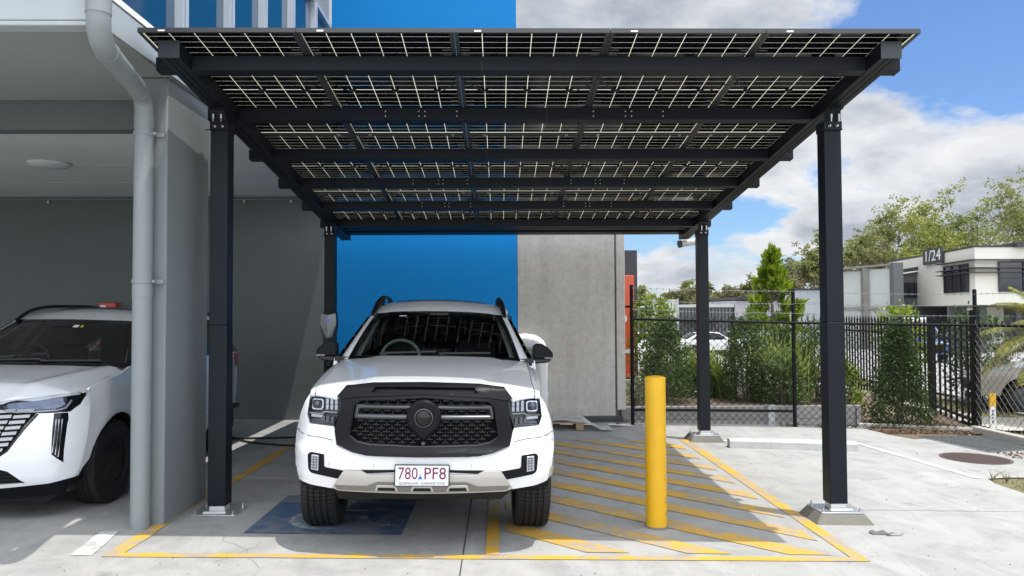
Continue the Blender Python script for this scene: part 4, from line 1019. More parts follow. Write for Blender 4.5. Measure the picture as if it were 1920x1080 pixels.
mb = MB(); mb.box(-.90, .90, 5.385, 5.42, .62, 1.30); mb.build('tailgate', M_carw, ute, local=True, bevel=.01)
mb = MB(); mb.box(-.93, .93, 5.30, 5.52, .46, .60); mb.build('rear_bumper', M_matt, ute, local=True, bevel=.02)
mb = MB(); mb.box(-.88, .88, 3.72, 5.38, .70, .74); mb.box(-.90, .90, 3.67, 3.71, .70, 1.40); mb.box(-.85, .85, .55, 5.2, .36, .50); mb.box(-.55, .55, .25, 1.5, .5, 1.12); mb.build('chassis', M_void, ute, local=True)
# cabin
def ws(s_, t, off=0):
    hw = lerp(.772, .622, t); x = s_*hw; y = lerp(1.395, 2.16, t)+.10*s_*s_; z = lerp(1.322, 1.735, t)+.022*math.sin(PI*t)-.014*s_*s_
    return (x, y-off*.48, z+off*.88)
mb = MB(); mb.grid(lambda u, v: ws(2*u-1, v), 24, 14); wsc = mb.build('windscreen', M_screen, ute, local=True, smooth=60)
mb = MB()
for s in (-1, 1): mb.grid(lambda u, v: ws(s*lerp(.945, 1.004, u), v, .003), 2, 14)
mb.grid(lambda u, v: ws(2*u-1, lerp(-.02, .055, v), .003), 24, 2); mb.grid(lambda u, v: ws(2*u-1, lerp(.925, 1.01, v), .003), 24, 2)
mb.build('black_border', M_gloss, wsc, local=True, smooth=60)
mb = MB()
for (a, b) in (((-.60, .055), (.02, .10)), ((.05, .055), (.66, .095))):
    p, q = ws(a[0], a[1], .03), ws(b[0], b[1], .022); mb.bar(p, q, .016, .014)
    mb.bar(ws(a[0], a[1]-.03, .02), ws(a[0]+.05, a[1]+.01, .03), .03, .02)
mb.build('wiper', M_blackpl, wsc, local=True)
mb = MB(); mb.grid(lambda u, v: ws(lerp(-.60, -.49, u), lerp(.90, .925, v), .004), 3, 1); mb.build('sticker', M_trim, wsc, local=True)
mb = MB(); mb.grid(lambda u, v: (lerp(-.90, .90, u), 1.44+.13*abs(2*u-1)**2+.02*v-.03, lerp(1.29, 1.33, v)), 12, 2); mb.build('cowl', M_blackpl, ute, local=True)
rz = lambda y: interp(y, [2.1, 2.3, 2.6, 2.9, 3.3, 3.6, 3.75], [1.732, 1.805, 1.870, 1.894, 1.890, 1.862, 1.815])
def roof(u, v):
    y = lerp(2.165, 3.72, v)+(.10*(2*u-1)**2 if v < .3 else .10*(2*u-1)**2*max(0, 1-(v-.3)*3)); s_ = 2*u-1; hw = lerp(.624, .655, min(1, v*3))
    return (s_*hw, y, rz(y)-.055*s_*s_-(.02*abs(s_)**6))
mb = MB(); mb.grid(roof, 24, 24); rfo = mb.build('roof', M_carw, ute, local=True, smooth=50)
mb = MB(); mb.grid(lambda u, v: tuple(Vector(roof(lerp(.13, .87, u), lerp(.28, .62, v)))+Vector((0, 0, .006))), 10, 6); mb.build('sunroof', M_gloss, rfo, local=True, smooth=50)
mb = MB(); mb.hexa([(-.035, 3.30, 1.85), (.005, 3.30, 1.85), (.005, 3.50, 1.84), (-.035, 3.50, 1.84), (-.02, 3.46, 1.92), (-.01, 3.46, 1.92), (-.01, 3.50, 1.92), (-.02, 3.50, 1.92)]); mb.build('aerial', M_carw, rfo, local=True, bevel=.004)
for s in (-1, 1):
    def pil(u, v):       # white windscreen pillar, running on as the roof side
        if v <= .5:
            t = v*2; a = Vector(ws(s*1.0, t)); b = Vector((s*lerp(.868, .690, t), lerp(1.60, 2.36, t), lerp(1.290, 1.694, t)))
        else:
            t = (v-.5)*2; a = Vector(roof(.5+s*.5, t)); b = Vector((s*lerp(.690, .712, ss(t*3)), lerp(2.36, 3.75, t), interp(lerp(2.36, 3.75, t), [2.36, 2.7, 3.2, 3.75], [1.694, 1.755, 1.775, 1.71])))
        return tuple(a.lerp(b, u)+Vector((s*.012, -.006, .012))*math.sin(PI*u))
    mb = MB(); mb.grid(pil, 6, 30)
    mb.build('pillar', M_carw, ute, local=True, smooth=60)
    def cab(y, z):
        t = (z-1.29)/(1.72-1.29); return (s*lerp(.912, .712, t), y, z)
    q = [(1.62, 1.295), (3.70, 1.30), (3.74, 1.69), (3.2, 1.745), (2.7, 1.733), (2.38, 1.690)]
    mb = patch([q if s > 0 else q[::-1]], cab, (.2, .1), rim=(-s*.03, 0, 0)); dm = mb.build('side_window', M_dglass, ute, local=True, smooth=40)
    mb = MB()
    for a, b, w_ in (((2.64, 1.31), (2.74, 1.73), .09), ((3.68, 1.31), (3.74, 1.70), .12), ((1.66, 1.305), (3.7, 1.31), .03)): mb.bar(cab(*a), cab(*b), w_ if w_ > .04 else .02, .02 if w_ > .04 else .03, up=(1, 0, 0))
    mb.build('window_frame', M_matt, dm, local=True, bevel=.003)
    # mirror
    mo = [(.905, 1.325), (.905, 1.44), (.935, 1.462), (.985, 1.462), (1.04, 1.432), (1.085, 1.385), (1.092, 1.345), (1.075, 1.318)]
    mb = MB(); mb.prism([(s*a, b) for a, b in mo], lambda a, b: (a, 1.80, b), lambda a, b: (a, 1.66, b)); mi_ = mb.build('mirror', M_matt, ute, local=True, bevel=.035, seg=4)
    mb = MB(); mb.prism([(s*a, b) for a, b in ((.82, 1.295), (.90, 1.322), (1.075, 1.326), (1.07, 1.305), (1.03, 1.287), (.82, 1.268))], lambda a, b: (a, 1.79, b), lambda a, b: (a, 1.67, b)); mb.build('mirror_arm', M_blackpl, mi_, local=True, bevel=.012)
    mb = MB(); mb.box(min(s*1.01, s*1.085), max(s*1.01, s*1.085), 1.655, 1.67, 1.325, 1.340); mb.build('repeater', M_ledgrey, mi_, local=True)
    mb = MB(); rp = [(.655, 2.34, 1.755), (.645, 2.50, 1.83), (.625, 2.66, 1.882), (.615, 2.85, 1.900), (.615, 3.3, 1.900), (.62, 3.5, 1.885), (.635, 3.62, 1.80)]
    mb.tube(smoothpts([(s*a, b, c) for a, b, c in rp], 4), .019, 10); mb.bar((s*.655, 2.22, 1.715), (s*.625, 2.62, 1.845), .035, .03); mb.box(min(s*.60, s*.64), max(s*.60, s*.64), 2.72, 2.80, 1.80, 1.90); mb.box(min(s*.60, s*.64), max(s*.60, s*.64), 3.4, 3.6, 1.79, 1.89)
    mb.build('roof_rail', M_matt, ute, local=True, smooth=40)
    wheel(ute, s*.835, .965, .392, .272, .235, s); wheel(ute, s*.835, 4.32, .392, .272, .235, s)
    # pale inner trim seen through the glass
    mb = MB()
    mb.grid(lambda u, v: tuple(Vector(ws(s*lerp(.985, .90, u), lerp(.05, .98, v)))+Vector((0, .06+.05*u, -.02))), 3, 10)
    mb.bar((s*.80, 2.72, 1.30), (s*.66, 2.78, 1.70), .09, .05, up=(1, 0, 0)); mb.bar((s*.80, 3.62, 1.30), (s*.66, 3.66, 1.68), .12, .05, up=(1, 0, 0))
    mb.tube([(s*.60, 2.36, 1.685), (s*.635, 2.7, 1.715), (s*.64, 3.4, 1.72)], .028, 8)
    mb.build('inner_trim', M_trim, ute, local=True, smooth=50)
mb = MB(); mb.grid(lambda u, v: tuple(Vector(roof(lerp(.03, .97, u), lerp(.02, .98, v)))+Vector((0, .03, -.045))), 10, 10); mb.build('headlining', M_trim, ute, local=True, smooth=60)
mb = MB(); mb.hexa([(-.76, 1.50, 1.18), (.76, 1.50, 1.18), (.76, 2.02, 1.10), (-.76, 2.02, 1.10), (-.76, 1.50, 1.295), (.76, 1.50, 1.295), (.76, 2.00, 1.315), (-.76, 2.00, 1.315)])
mb.box(-.14, .14, 1.92, 1.96, 1.31, 1.40); mb.box(-.86, .86, 1.6, 3.7, .55, .62); mb.build('dashboard', M_inter, ute, local=True, bevel=.02)
mb = MB(); mb.box(-.80, .80, 3.60, 3.66, .6, 1.72); mb.build('cab_rear', M_inter, ute, local=True)
mb = MB(); cw = Vector((-.355, 2.02, 1.30)); Mw = Matrix.Translation(cw) @ Matrix.Rotation(math.radians(62), 4, 'X')
pts = [(Mw @ Vector((.185*math.cos(a), .185*math.sin(a), 0))) for a in np.linspace(0, 2*PI, 33)]
mb.tube(pts, .017, 8, caps=False); stw = mb.build('steering_wheel', M_beige, ute, local=True, smooth=60)
mb = MB(); mb.bar(Mw @ Vector((-.17, 0, 0)), Mw @ Vector((.17, 0, 0)), .05, .03); mb.lathe([(.06, -.02), (.06, .02), (0, .03)], 16, Mw); mb.build('hub', M_inter, stw, local=True)
for x in (-.37, .37):
    for y in (2.45, 3.3):
        mb = MB(); mb.hexa([(x-.25, y, .95), (x+.25, y, .95), (x+.25, y+.14, .95), (x-.25, y+.14, .95), (x-.20, y+.16, 1.46), (x+.20, y+.16, 1.46), (x+.20, y+.26, 1.46), (x-.20, y+.26, 1.46)])
        mb.box(x-.12, x+.12, y+.17, y+.27, 1.50, 1.66); mb.box(x-.25, x+.25, y-.45, y+.1, .85, .97); mb.build('seat', M_inter, ute, local=True, bevel=.03)
mb = MB(); mb.box(-.12, .12, 2.22, 2.24, 1.62, 1.69); mb.bar((0, 2.22, 1.68), (0, 2.19, 1.73), .03, .03); mb.box(-.09, .10, 2.12, 2.2, 1.68, 1.74); mb.build('rear_view_mirror', M_blackpl, ute, local=True, bevel=.01)

# ================================================== the white SUV in the undercroft
SU = (-4.38, 6.05, gz(-4.38, 6.05))
suv = thing('suv', 'pearl white SUV parked nose out in the shaded undercroft behind the grey pillar', 'SUV', SU, car_matrix(-4.38, 6.05, 0))
def sq_(z): return interp(z, [.2, .35, .5, .6, .75, .9, 1.0, 1.05], [.12, .03, 0, 0, .02, .06, .12, .16])
def snose(x, z):
    a = abs(x); return .16*(a/.75)**2.2+4.5*max(0, a-.72)**2+sq_(z)
def Ns(off): return lambda a, b: (a, snose(a, b)+off, b)
SE = [(.880, 1.015), (.905, .93), (.915, .80), (.915, .65), (.905, .50), (.880, .375), (.865, .335)]
W_ = [(0, .50), (.40, .53), (.490, .605), (.578, .775), (.640, .872), (.83, .872), (.866, .925)]+SE+[(.74, .308), (.40, .283), (0, .275), (0, .318), (.42, .318), (.590, .324), (.485, .424), (.437, .441), (0, .455)]
mb = patch([W_], Ns(0), (.06, .04), rim=(0, .05, 0), mirror=True); fb = mb.build('front_bumper', M_carp, suv, local=True, smooth=32)
mb = patch([[(0, .31), (.44, .31), (.592, .322), (.487, .428), (.437, .446), (0, .46)]], Ns(.05), (.1, .1), mirror=True); ik = mb.build('lower_intake', M_void, suv, local=True)
mb = MB()
for z in (.345, .375, .405, .43):
    lim = interp(z, [.32, .43], [.57, .45]); mb.grid(lambda u, v: (lerp(-lim, lim, u), snose(lerp(-lim, lim, u), z)+.02+.02*v, z+.006*v), 16, 1)
mb.build('slat', M_gun, ik, local=True)
mb = patch([[(0, .20), (.385, .173), (.70, .145), (.75, .195), (.867, .338), (.74, .311), (.40, .286), (0, .278)]], Ns(.015), (.08, .05), rim=(0, .2, 0), mirror=True); mb.build('lip_spoiler', M_matt, suv, local=True, smooth=40)
mb = patch([[(0, .49), (.41, .52), (.50, .60), (.585, .77), (.645, .875), (.47, .90), (0, .93)]], Ns(.06), (.1, .1), mirror=True); gr = mb.build('grille', M_void, suv, local=True)
mb = MB()
for i in range(9):
    z = .535+i*.043; lim = interp(z, [.5, .53, .605, .775, .872], [.3, .40, .485, .572, .63])
    for s in (-1, 1):
        n = 5
        for k in range(n):
            a, b = lim*(k/n), lim*((k+.9)/n)
            mb.add([(s*a, snose(a, z)+.004, z), (s*b, snose(b, z)+.004, z+.006), (s*b, snose(b, z)+.02, z+.030), (s*a, snose(a, z)+.02, z+.024)], [(0, 1, 2, 3)])
mb.build('slat', mat('grey_chrome_slat', (.36, .365, .37), .3, .6), gr, local=True)
mb = patch([[(.578, .769), (.640, .868), (.66, .868), (.585, .75), (.49, .585), (.40, .515), (0, .49), (0, .50), (.40, .53), (.485, .602)]], Ns(-.004), (.1, .1), rim=(0, .03, 0), mirror=True); mb.build('grille_edge', M_gloss, gr, local=True)
for s in (-1, 1):
    mr = lambda P: [(s*a, b) for a, b in P][::s]
    hp = [(.35, .965), (.627, .996), (.822, 1.026), (.884, 1.038), (.866, .925), (.83, .874), (.624, .874), (.474, .874), (.385, .915)]
    mb = patch([mr(hp)], Ns(.045), (.06, .05), rim=(0, -.04, 0)); hd = mb.build('headlight', M_gloss, suv, local=True, smooth=35)
    mb = patch([mr(hp)], Ns(-.002), (.04, .03)); mb.build('lens', M_lens, hd, local=True, smooth=60)
    mb = patch([mr([(.41, .945), (.62, .972), (.76, .985), (.79, .93), (.74, .90), (.47, .893), (.42, .915)])], Ns(.030), (.05, .04), rim=(0, .02, 0)); mb.build('reflector', mat('bluish_reflector', (.12, .14, .19), .15, .8, var=.5, scale=25), hd, local=True, smooth=40)
    mb = MB(); P = [(.47, .886), (.60, .884), (.76, .892), (.80, .905), (.815, .96)]
    for a, b in zip(P[:-1], P[1:]): mb.bar((s*a[0], snose(a[0], a[1])+.02, a[1]), (s*b[0], snose(b[0], b[1])+.02, b[1]), .012, .012)
    mb.build('led_strip', M_led, hd, local=True)
    dp = [(.752, .868), (.822, .868), (.828, .82), (.823, .47), (.768, .545), (.756, .80)]
    mb = patch([mr(dp)], Ns(-.003), (.04, .05), rim=(0, .03, 0)); dl = mb.build('running_light', M_gloss, suv, local=True, smooth=35)
    mb = MB()
    for x, z0 in ((.772, .56), (.787, .54), (.802, .52)): mb.bar((s*x, snose(x, z0)-.006, z0), (s*x, snose(x, .82)-.006, .82), .006, .006)
    mb.build('light_bar', M_led, dl, local=True)
    # sides
def shood(x, y):
    a = abs(x); z = interp(y, [.08, .14, .235, .345, .5, .9, 1.2, 1.4], [.930, .970, 1.026, 1.090, 1.116, 1.168, 1.205, 1.215]); z -= .075*(a/.85)**3
    z += .022*math.exp(-((a-(.42+.22*y))/.07)**2); return z
sh = [(0, .10), (.36, .14), (.62, .235), (.80, .345), (.84, .42), (.825, .62), (.80, .95), (.86, 1.16), (.87, 1.30), (.5, 1.20), (0, 1.12)]
mb = patch([sh], lambda a, b: (a, b, shood(a, b)), (.05, .05), rim=(0, 0, -.03), mirror=True); mb.build('bonnet', M_carp, suv, local=True, smooth=40)
sez = [e[1] for e in SE][::-1]; sex = [e[0] for e in SE][::-1]
def SSx(y, z):
    e = interp(z, sez, sex); ye = snose(e, z)
    full = interp(z, [.25, .40, .60, .85, .95, 1.05, 1.20, 1.25], [.91, .925, .940, .943, .938, .930, .90, .86])
    arch = abs(math.hypot(y-.90, z-.37)-.46); full += .012*ss(1-arch/.07)*(1 if z < .9 else 0)
    return lerp(e, full, ss((y-ye+.02)/.30))
for s in (-1, 1):
    def sd(a, b): return (s*SSx(a, b), a, b)
    fr_ = [(snose(x, z), z) for x, z in SE]
    q = [(1.38, .30)]+arch_pts(.90, .37, .43, .1, PI*.93)+fr_[::-1]+[(.50, 1.05), (.65, 1.09), (.95, 1.135), (1.15, 1.19), (1.30, 1.20), (1.42, 1.20), (1.42, .30)]
    mb = patch([q if s > 0 else q[::-1]], sd, (.05, .05), rim=(-s*.02, 0, 0))
    inr = [(.845, .43), (.83, .62), (.806, .95), (.864, 1.155), (.90, 1.30), (.905, 1.2), (.925, .95), (.925, .65), (.91, .52)]
    def wf(a, b):
        return (s*a, b, min(shood(a, b), lerp(shood(.82, b), interp(b, [.4, .5, .65, .95, 1.15, 1.3], [1.03, 1.05, 1.09, 1.135, 1.19, 1.20]), ss((a-.80)/.12))))
    mb.grid(lambda u, v: (lambda y: wf(lerp(interp(y, [.40, .62, .95, 1.16, 1.42], [.845, .829, .804, .863, .88]), SSx(y, interp(y, [.4, .5, .65, .95, 1.15, 1.3], [1.03, 1.05, 1.09, 1.135, 1.19, 1.20])), u), y))(lerp(.40, 1.42, v)), 5, 18)
    wg = mb.build('front_wing', M_carp, suv, local=True, smooth=45)
    mb = MB(); aa = arch_pts(.90, .37, .425, -.1, PI+.1, 20)
    for i in range(20):
        (y0, z0), (y1, z1) = aa[i], aa[i+1]; mb.add([(s*.92, y0, z0), (s*.92, y1, z1), (s*.5, y1, z1), (s*.5, y0, z0)], [(0, 1, 2, 3)])
    mb.grid(lambda u, v: (s*.52, .45+.9*u, .2+.65*v), 2, 2); mb.build('arch_liner', M_void, wg, local=True)
    q = [(1.425, .30), (3.02, .30)]+arch_pts(3.60, .37, .43, PI*.93, .1)+[(4.50, .40), (4.55, 1.0), (4.45, 1.20), (1.425, 1.20)]
    def ds(a, b): return (s*(interp(b, [.25, .40, .60, .85, .95, 1.05, 1.20], [.91, .925, .935, .935, .93, .925, .90])-.19*ss((a-3.6)/1.0)), a, b)
    mb = patch([q if s > 0 else q[::-1]], ds, (.1, .08), rim=(-s*.02, 0, 0)); mb.build('door', M_carp, suv, local=True, smooth=45)
    wheel(suv, s*.80, .90, .372, .235, .235, s, spokes=5); wheel(suv, s*.80, 3.60, .372, .235, .235, s, spokes=5)
    q = [(1.35, 1.205), (4.10, 1.205), (3.85, 1.60), (3.2, 1.66), (2.2, 1.645), (1.80, 1.56)]
    mb = patch([q if s > 0 else q[::-1]], lambda a, b: (s*lerp(.90, .64, (b-1.2)/.46), a, b), (.15, .1)); mb.build('side_window', M_dglass, suv, local=True, smooth=50)
    mb = MB(); mb.tube(smoothpts([(s*.60, 1.85, 1.60), (s*.60, 2.1, 1.70), (s*.60, 2.5, 1.745), (s*.60, 3.4, 1.745), (s*.60, 3.9, 1.68)], 4), .018, 8); mb.build('roof_rail', M_matt, suv, local=True, smooth=40)
    mb = MB(); mb.prism([(s*.90, 1.16), (s*1.05, 1.20), (s*1.06, 1.28), (s*.96, 1.30), (s*.91, 1.26)], lambda a, b: (a, 1.62, b), lambda a, b: (a, 1.50, b)); mb.build('mirror', M_matt, suv, local=True, bevel=.03, seg=3)
    mb = MB(); mb.box(min(s*.66, s*.755), max(s*.66, s*.755), 4.38, 4.54, .98, 1.16); mb.build('tail_light', M_redl, suv, local=True, bevel=.02)
def sws(s_, t, off=0): return (s_*lerp(.86, .615, t), lerp(1.10, 1.80, t)+.20*s_*s_*lerp(1, .5, t)-off*.5, lerp(1.195, 1.612, t)+.02*math.sin(PI*t)-.012*s_*s_+off*.8)
mb = MB(); mb.grid(lambda u, v: sws(2*u-1, v), 20, 12); wsc = mb.build('windscreen', M_screen, suv, local=True, smooth=60)
mb = MB()
for s in (-1, 1): mb.grid(lambda u, v: sws(s*lerp(.93, 1.0, u), v, .003), 2, 12)
mb.grid(lambda u, v: sws(2*u-1, lerp(-.02, .06, v), .003), 20, 2); mb.grid(lambda u, v: sws(2*u-1, lerp(.94, 1.0, v), .003), 20, 2); mb.grid(lambda u, v: sws(lerp(-.22, .22, u), lerp(.80, .95, v), .004), 4, 2)
mb.build('black_border', M_gloss, wsc, local=True, smooth=60)
mb = MB(); mb.bar(sws(-.5, .05, .02), sws(.1, .08, .02), .016, .014); mb.bar(sws(.1, .05, .02), sws(.7, .07, .02), .016, .014); mb.build('wiper', M_blackpl, wsc, local=True)
mb = MB(); mb.grid(lambda u, v: sws(lerp(.12, .20, u), lerp(.78, .84, v), .006), 1, 1); mb.build('sticker', M_white, wsc, local=True)
mb = MB(); mb.grid(lambda u, v: sws(lerp(.23, .26, u), lerp(.78, .84, v), .006), 1, 1); mb.build('tag', mat('yellow_tag', (.6, .5, .05), .6), wsc, local=True)
srz = lambda y: interp(y, [1.8, 2.1, 2.4, 3.0, 3.6, 4.1], [1.615, 1.695, 1.738, 1.748, 1.72, 1.63])
def sroof(u, v):
    s_ = 2*u-1; y = lerp(1.80, 4.1, v)+.10*s_*s_*max(0, 1-3*v); return (s_*lerp(.617, .64, min(1, 3*v)), y, srz(y)-.045*s_*s_)
mb = MB(); mb.grid(sroof, 16, 20); sr = mb.build('roof', M_carp, suv, local=True, smooth=50)
mb = MB(); mb.grid(lambda u, v: tuple(Vector(sroof(lerp(.12, .97, u), lerp(.22, .75, v)))+Vector((0, 0, .006))), 10, 8); mb.build('sunroof', M_gloss, sr, local=True, smooth=50)
for s in (-1, 1):
    def sp2(u, v):
        a = Vector(sws(s, v)); b = Vector((s*lerp(.91, .655, v), lerp(1.36, 2.0, v), lerp(1.20, 1.60, v))); return tuple(a.lerp(b, u)+Vector((s*.01, -.006, .01))*math.sin(PI*u))
    mb = MB(); mb.grid(sp2, 5, 14)
    mb.grid(lambda u, v: tuple(Vector(sroof(.5+.5*s, v)).lerp(Vector((s*.665, lerp(2.0, 4.1, v), interp(lerp(2.0, 4.1, v), [2, 2.2, 3.2, 4.1], [1.60, 1.645, 1.66, 1.57]))), u)), 4, 14)
    mb.build('pillar', M_carp, suv, local=True, smooth=60)
    mb = MB(); mb.grid(lambda u, v: tuple(Vector(sws(s*lerp(.97, .88, u), lerp(.05, .98, v)))+Vector((0, .08, -.02))), 2, 8); mb.bar((s*.80, 2.35, 1.2), (s*.60, 2.5, 1.6), .09, .05, up=(1, 0, 0)); mb.build('inner_trim', M_trim, suv, local=True)
mb = MB(); mb.box(-.73, .73, 4.38, 4.50, .45, 1.20); mb.hexa([(-.72, 4.40, 1.20), (.72, 4.40, 1.20), (.72, 4.47, 1.20), (-.72, 4.47, 1.20), (-.62, 4.05, 1.60), (.62, 4.05, 1.60), (.62, 4.10, 1.60), (-.62, 4.10, 1.60)]); mb.build('tailgate', M_carp, suv, local=True, bevel=.02)
mb = MB(); mb.hexa([(-.82, 1.2, 1.05), (.82, 1.2, 1.05), (.80, 1.75, 1.0), (-.80, 1.75, 1.0), (-.82, 1.22, 1.17), (.82, 1.22, 1.17), (.80, 1.72, 1.20), (-.80, 1.72, 1.20)]); mb.box(-.85, .85, 1.3, 4.35, .45, .5); mb.box(-.8, .8, 3.9, 3.95, .5, 1.55); mb.box(-.8, .8, .4, 4.3, .2, .32); mb.build('dashboard', M_inter, suv, local=True)
mb = MB(); Mw = Matrix.Translation((-.36, 1.72, 1.18)) @ Matrix.Rotation(math.radians(65), 4, 'X'); mb.tube([(Mw @ Vector((.18*math.cos(a), .18*math.sin(a), 0))) for a in np.linspace(0, 2*PI, 25)], .017, 8, caps=False); mb.build('steering_wheel', M_inter, suv, local=True, smooth=60)
for x in (-.37, .37):
    mb = MB(); mb.hexa([(x-.24, 2.2, .85), (x+.24, 2.2, .85), (x+.24, 2.34, .85), (x-.24, 2.34, .85), (x-.2, 2.38, 1.32), (x+.2, 2.38, 1.32), (x+.2, 2.47, 1.32), (x-.2, 2.47, 1.32)]); mb.box(x-.11, x+.11, 2.40, 2.48, 1.35, 1.52); mb.build('seat', M_inter, suv, local=True, bevel=.03)
mb = MB(); mb.box(-.5, .5, .35, 1.3, .25, .9); mb.build('engine_bay', M_void, suv, local=True)
# ------------------------------------------------------------------ leaves
def leaf_arrays(P, D, ln, wd, rng, curl=.25):
    """P base points, D directions: each leaf a folded diamond of 4 vertices, 2 faces"""
    n = len(P); D = D/np.linalg.norm(D, axis=1, keepdims=True)
    R = rng.normal(size=(n, 3)); Sd = np.cross(D, R); Sd /= np.linalg.norm(Sd, axis=1, keepdims=True)
    U = np.cross(Sd, D); l = ln*rng.uniform(.6, 1.25, (n, 1)); w = wd*rng.uniform(.7, 1.2, (n, 1))
    a = P; b = P+D*l*.45+Sd*w*.5+U*l*curl*.2; c = P+D*l-U*l*curl*.3; d = P+D*l*.45-Sd*w*.5+U*l*curl*.2
    V = np.stack([a, b, c, d], 1).reshape(-1, 3); F = np.arange(n*4).reshape(n, 4)
    return V, F
def leaf_object(name, P, D, ln, wd, mats, parent, rng, curl=.25, extra=None):
    V, F = leaf_arrays(P, D, ln, wd, rng, curl)
    Mi = np.array(W4[root_of(parent).name].inverted()); V = V @ Mi[:3, :3].T+Mi[:3, 3]
    me = bpy.data.meshes.new(name); me.vertices.add(len(V)); me.vertices.foreach_set('co', V.astype(np.float32).ravel())
    me.loops.add(F.size); me.loops.foreach_set('vertex_index', F.astype(np.int32).ravel())
    me.polygons.add(len(F)); me.polygons.foreach_set('loop_start', np.arange(0, F.size, 4, dtype=np.int32)); me.polygons.foreach_set('loop_total', np.full(len(F), 4, np.int32))
    me.update(); me.validate(); me.materials.append(mats)
    at = me.attributes.new('tone', 'FLOAT', 'FACE'); at.data.foreach_set('value', rng.uniform(0, 1, len(F)).astype(np.float32))
    o = bpy.data.objects.new(name, me); COL.objects.link(o); o.parent = parent; return o
ML_dark = m_leaf('dark_glossy_leaf', (.020, .046, .012), (.12, .19, .055), rough=.32, trans=.25)
ML_mid = m_leaf('mid_green_leaf', (.030, .065, .014), (.085, .14, .035), rough=.4, trans=.3)
ML_bright = m_leaf('bright_green_leaf', (.11, .19, .012), (.31, .39, .035), (.06, .12, .015), rough=.35, trans=.4, scale=2.2)
ML_grass = m_leaf('strappy_leaf', (.13, .20, .035), (.34, .40, .11), rough=.45, trans=.35)
ML_dull = m_leaf('grey_green_leaf', (.10, .17, .07), (.27, .36, .17), rough=.5, trans=.3)
ML_gum = m_leaf('gum_leaf', (.17, .20, .06), (.36, .37, .14), (.16, .15, .065), rough=.5, trans=.5, scale=.25)
ML_gum2 = m_leaf('gum_leaf_yellow_green', (.19, .23, .045), (.40, .41, .11), (.13, .18, .045), rough=.5, trans=.5, scale=.2)
ML_gum3 = m_leaf('gum_leaf_brownish', (.15, .15, .07), (.30, .28, .14), (.20, .22, .09), rough=.5, trans=.5, scale=.25)
ML_palm = m_leaf('palm_leaf', (.10, .12, .015), (.30, .27, .04), rough=.4, trans=.35)
M_bark = mat('grey_bark', (.16, .13, .10), .9, var=.35, scale=12)
M_bark2 = mat('pale_gum_bark', (.30, .26, .21), .85, var=.35, scale=3)
def shrub(name, label, x, y, z, h, prof, n_tw, n_lf, ln, wd, m, group=None, seed=0, twig=.10, stems=5):
    """prof: [(height fraction, radius)]"""
    rng = np.random.default_rng(seed); t = thing(name, label, 'shrub', (x, y, z), group=group)
    f = rng.uniform(.03, 1, n_tw)**.9; ang = rng.uniform(0, 2*PI, n_tw)
    R = np.interp(f, [p[0] for p in prof], [p[1] for p in prof])*(1+.22*np.sin(ang*3+seed)+.16*np.sin(ang*5+f*9))
    rad = R*rng.uniform(.45, 1.08, n_tw)**.6
    C = np.stack([x+rad*np.cos(ang), y+rad*np.sin(ang), z+f*h], 1)
    out = np.stack([np.cos(ang), np.sin(ang), rng.uniform(.2, 1.0, n_tw)], 1)
    P = np.repeat(C, n_lf, 0)+rng.normal(size=(n_tw*n_lf, 3))*twig*np.array([.6, .6, .6])
    D = np.repeat(out, n_lf, 0)*.7+rng.normal(size=(n_tw*n_lf, 3))*.75
    leaf_object('foliage', P, D, ln, wd, m, t, rng)
    mb = MB()
    for k in range(stems):
        a = 2*PI*k/stems+seed; r = prof[len(prof)//2][1]*.5
        mb.tube([(x+.02*math.cos(a), y+.02*math.sin(a), z-.05), (x+r*.5*math.cos(a), y+r*.5*math.sin(a), z+h*.35), (x+r*math.cos(a+.4), y+r*math.sin(a+.4), z+h*.75)], [.016, .012, .005], 6)
    sel = rng.choice(n_tw, min(70, n_tw), replace=False)
    for i in sel: mb.tube([(x+(C[i, 0]-x)*.25, y+(C[i, 1]-y)*.25, C[i, 2]-.18*h*.5), tuple(C[i])], [.006, .002], 4, caps=False)
    mb.build('stem', M_bark, t, fixn=False); return t
def strap_clump(label, x, y, z, h, n, m, seed, spread=.35):
    rng = np.random.default_rng(seed); t = thing('strappy_grass', label, 'grass clump', (x, y, z), group='strappy grasses in the raised bed')
    V, F, T = [], [], []
    for i in range(n):
        a = rng.uniform(0, 2*PI); r0 = rng.uniform(0, spread); bx_, by_ = x+r0*math.cos(a+1), y+r0*math.sin(a+1)
        L_ = h*rng.uniform(.55, 1.1); lean = rng.uniform(.10, .95); w_ = rng.uniform(.010, .019); px, py = -math.sin(a), math.cos(a); o = len(V)
        for k in range(6):
            u = k/5; rr = L_*lean*u**2.1; zz = z+L_*(u-.38*lean*u**3); ww = w_*(1-u**2.2)+.0008
            for sgn in (-1, 1): V.append((bx_+rr*math.cos(a)+sgn*px*ww, by_+rr*math.sin(a)+sgn*py*ww, zz))
        tn = rng.uniform()
        for k in range(5): F.append((o+2*k, o+2*k+1, o+2*k+3, o+2*k+2)); T.append(tn)
    mb = MB(); mb.add(V, F); mb.build('blades', m, t, tone=T, fixn=False); return t
GR = 'clipped dark shrubs along the fence'
shrub('dark_shrub', 'dark glossy shrub behind the fence, directly behind the yellow bollard', 2.93, 13.45, .08, 1.44, [(0, .42), (.2, .50), (.45, .36), (.75, .26), (1, .10)], 340, 17, .056, .024, ML_dark, GR, 1)
shrub('dark_shrub', 'tall narrow dark shrub behind the fence, just right of the far right carport post', 4.36, 13.55, .08, 1.47, [(0, .36), (.25, .40), (.5, .33), (.8, .30), (1, .13)], 330, 17, .054, .024, ML_dark, GR, 2)
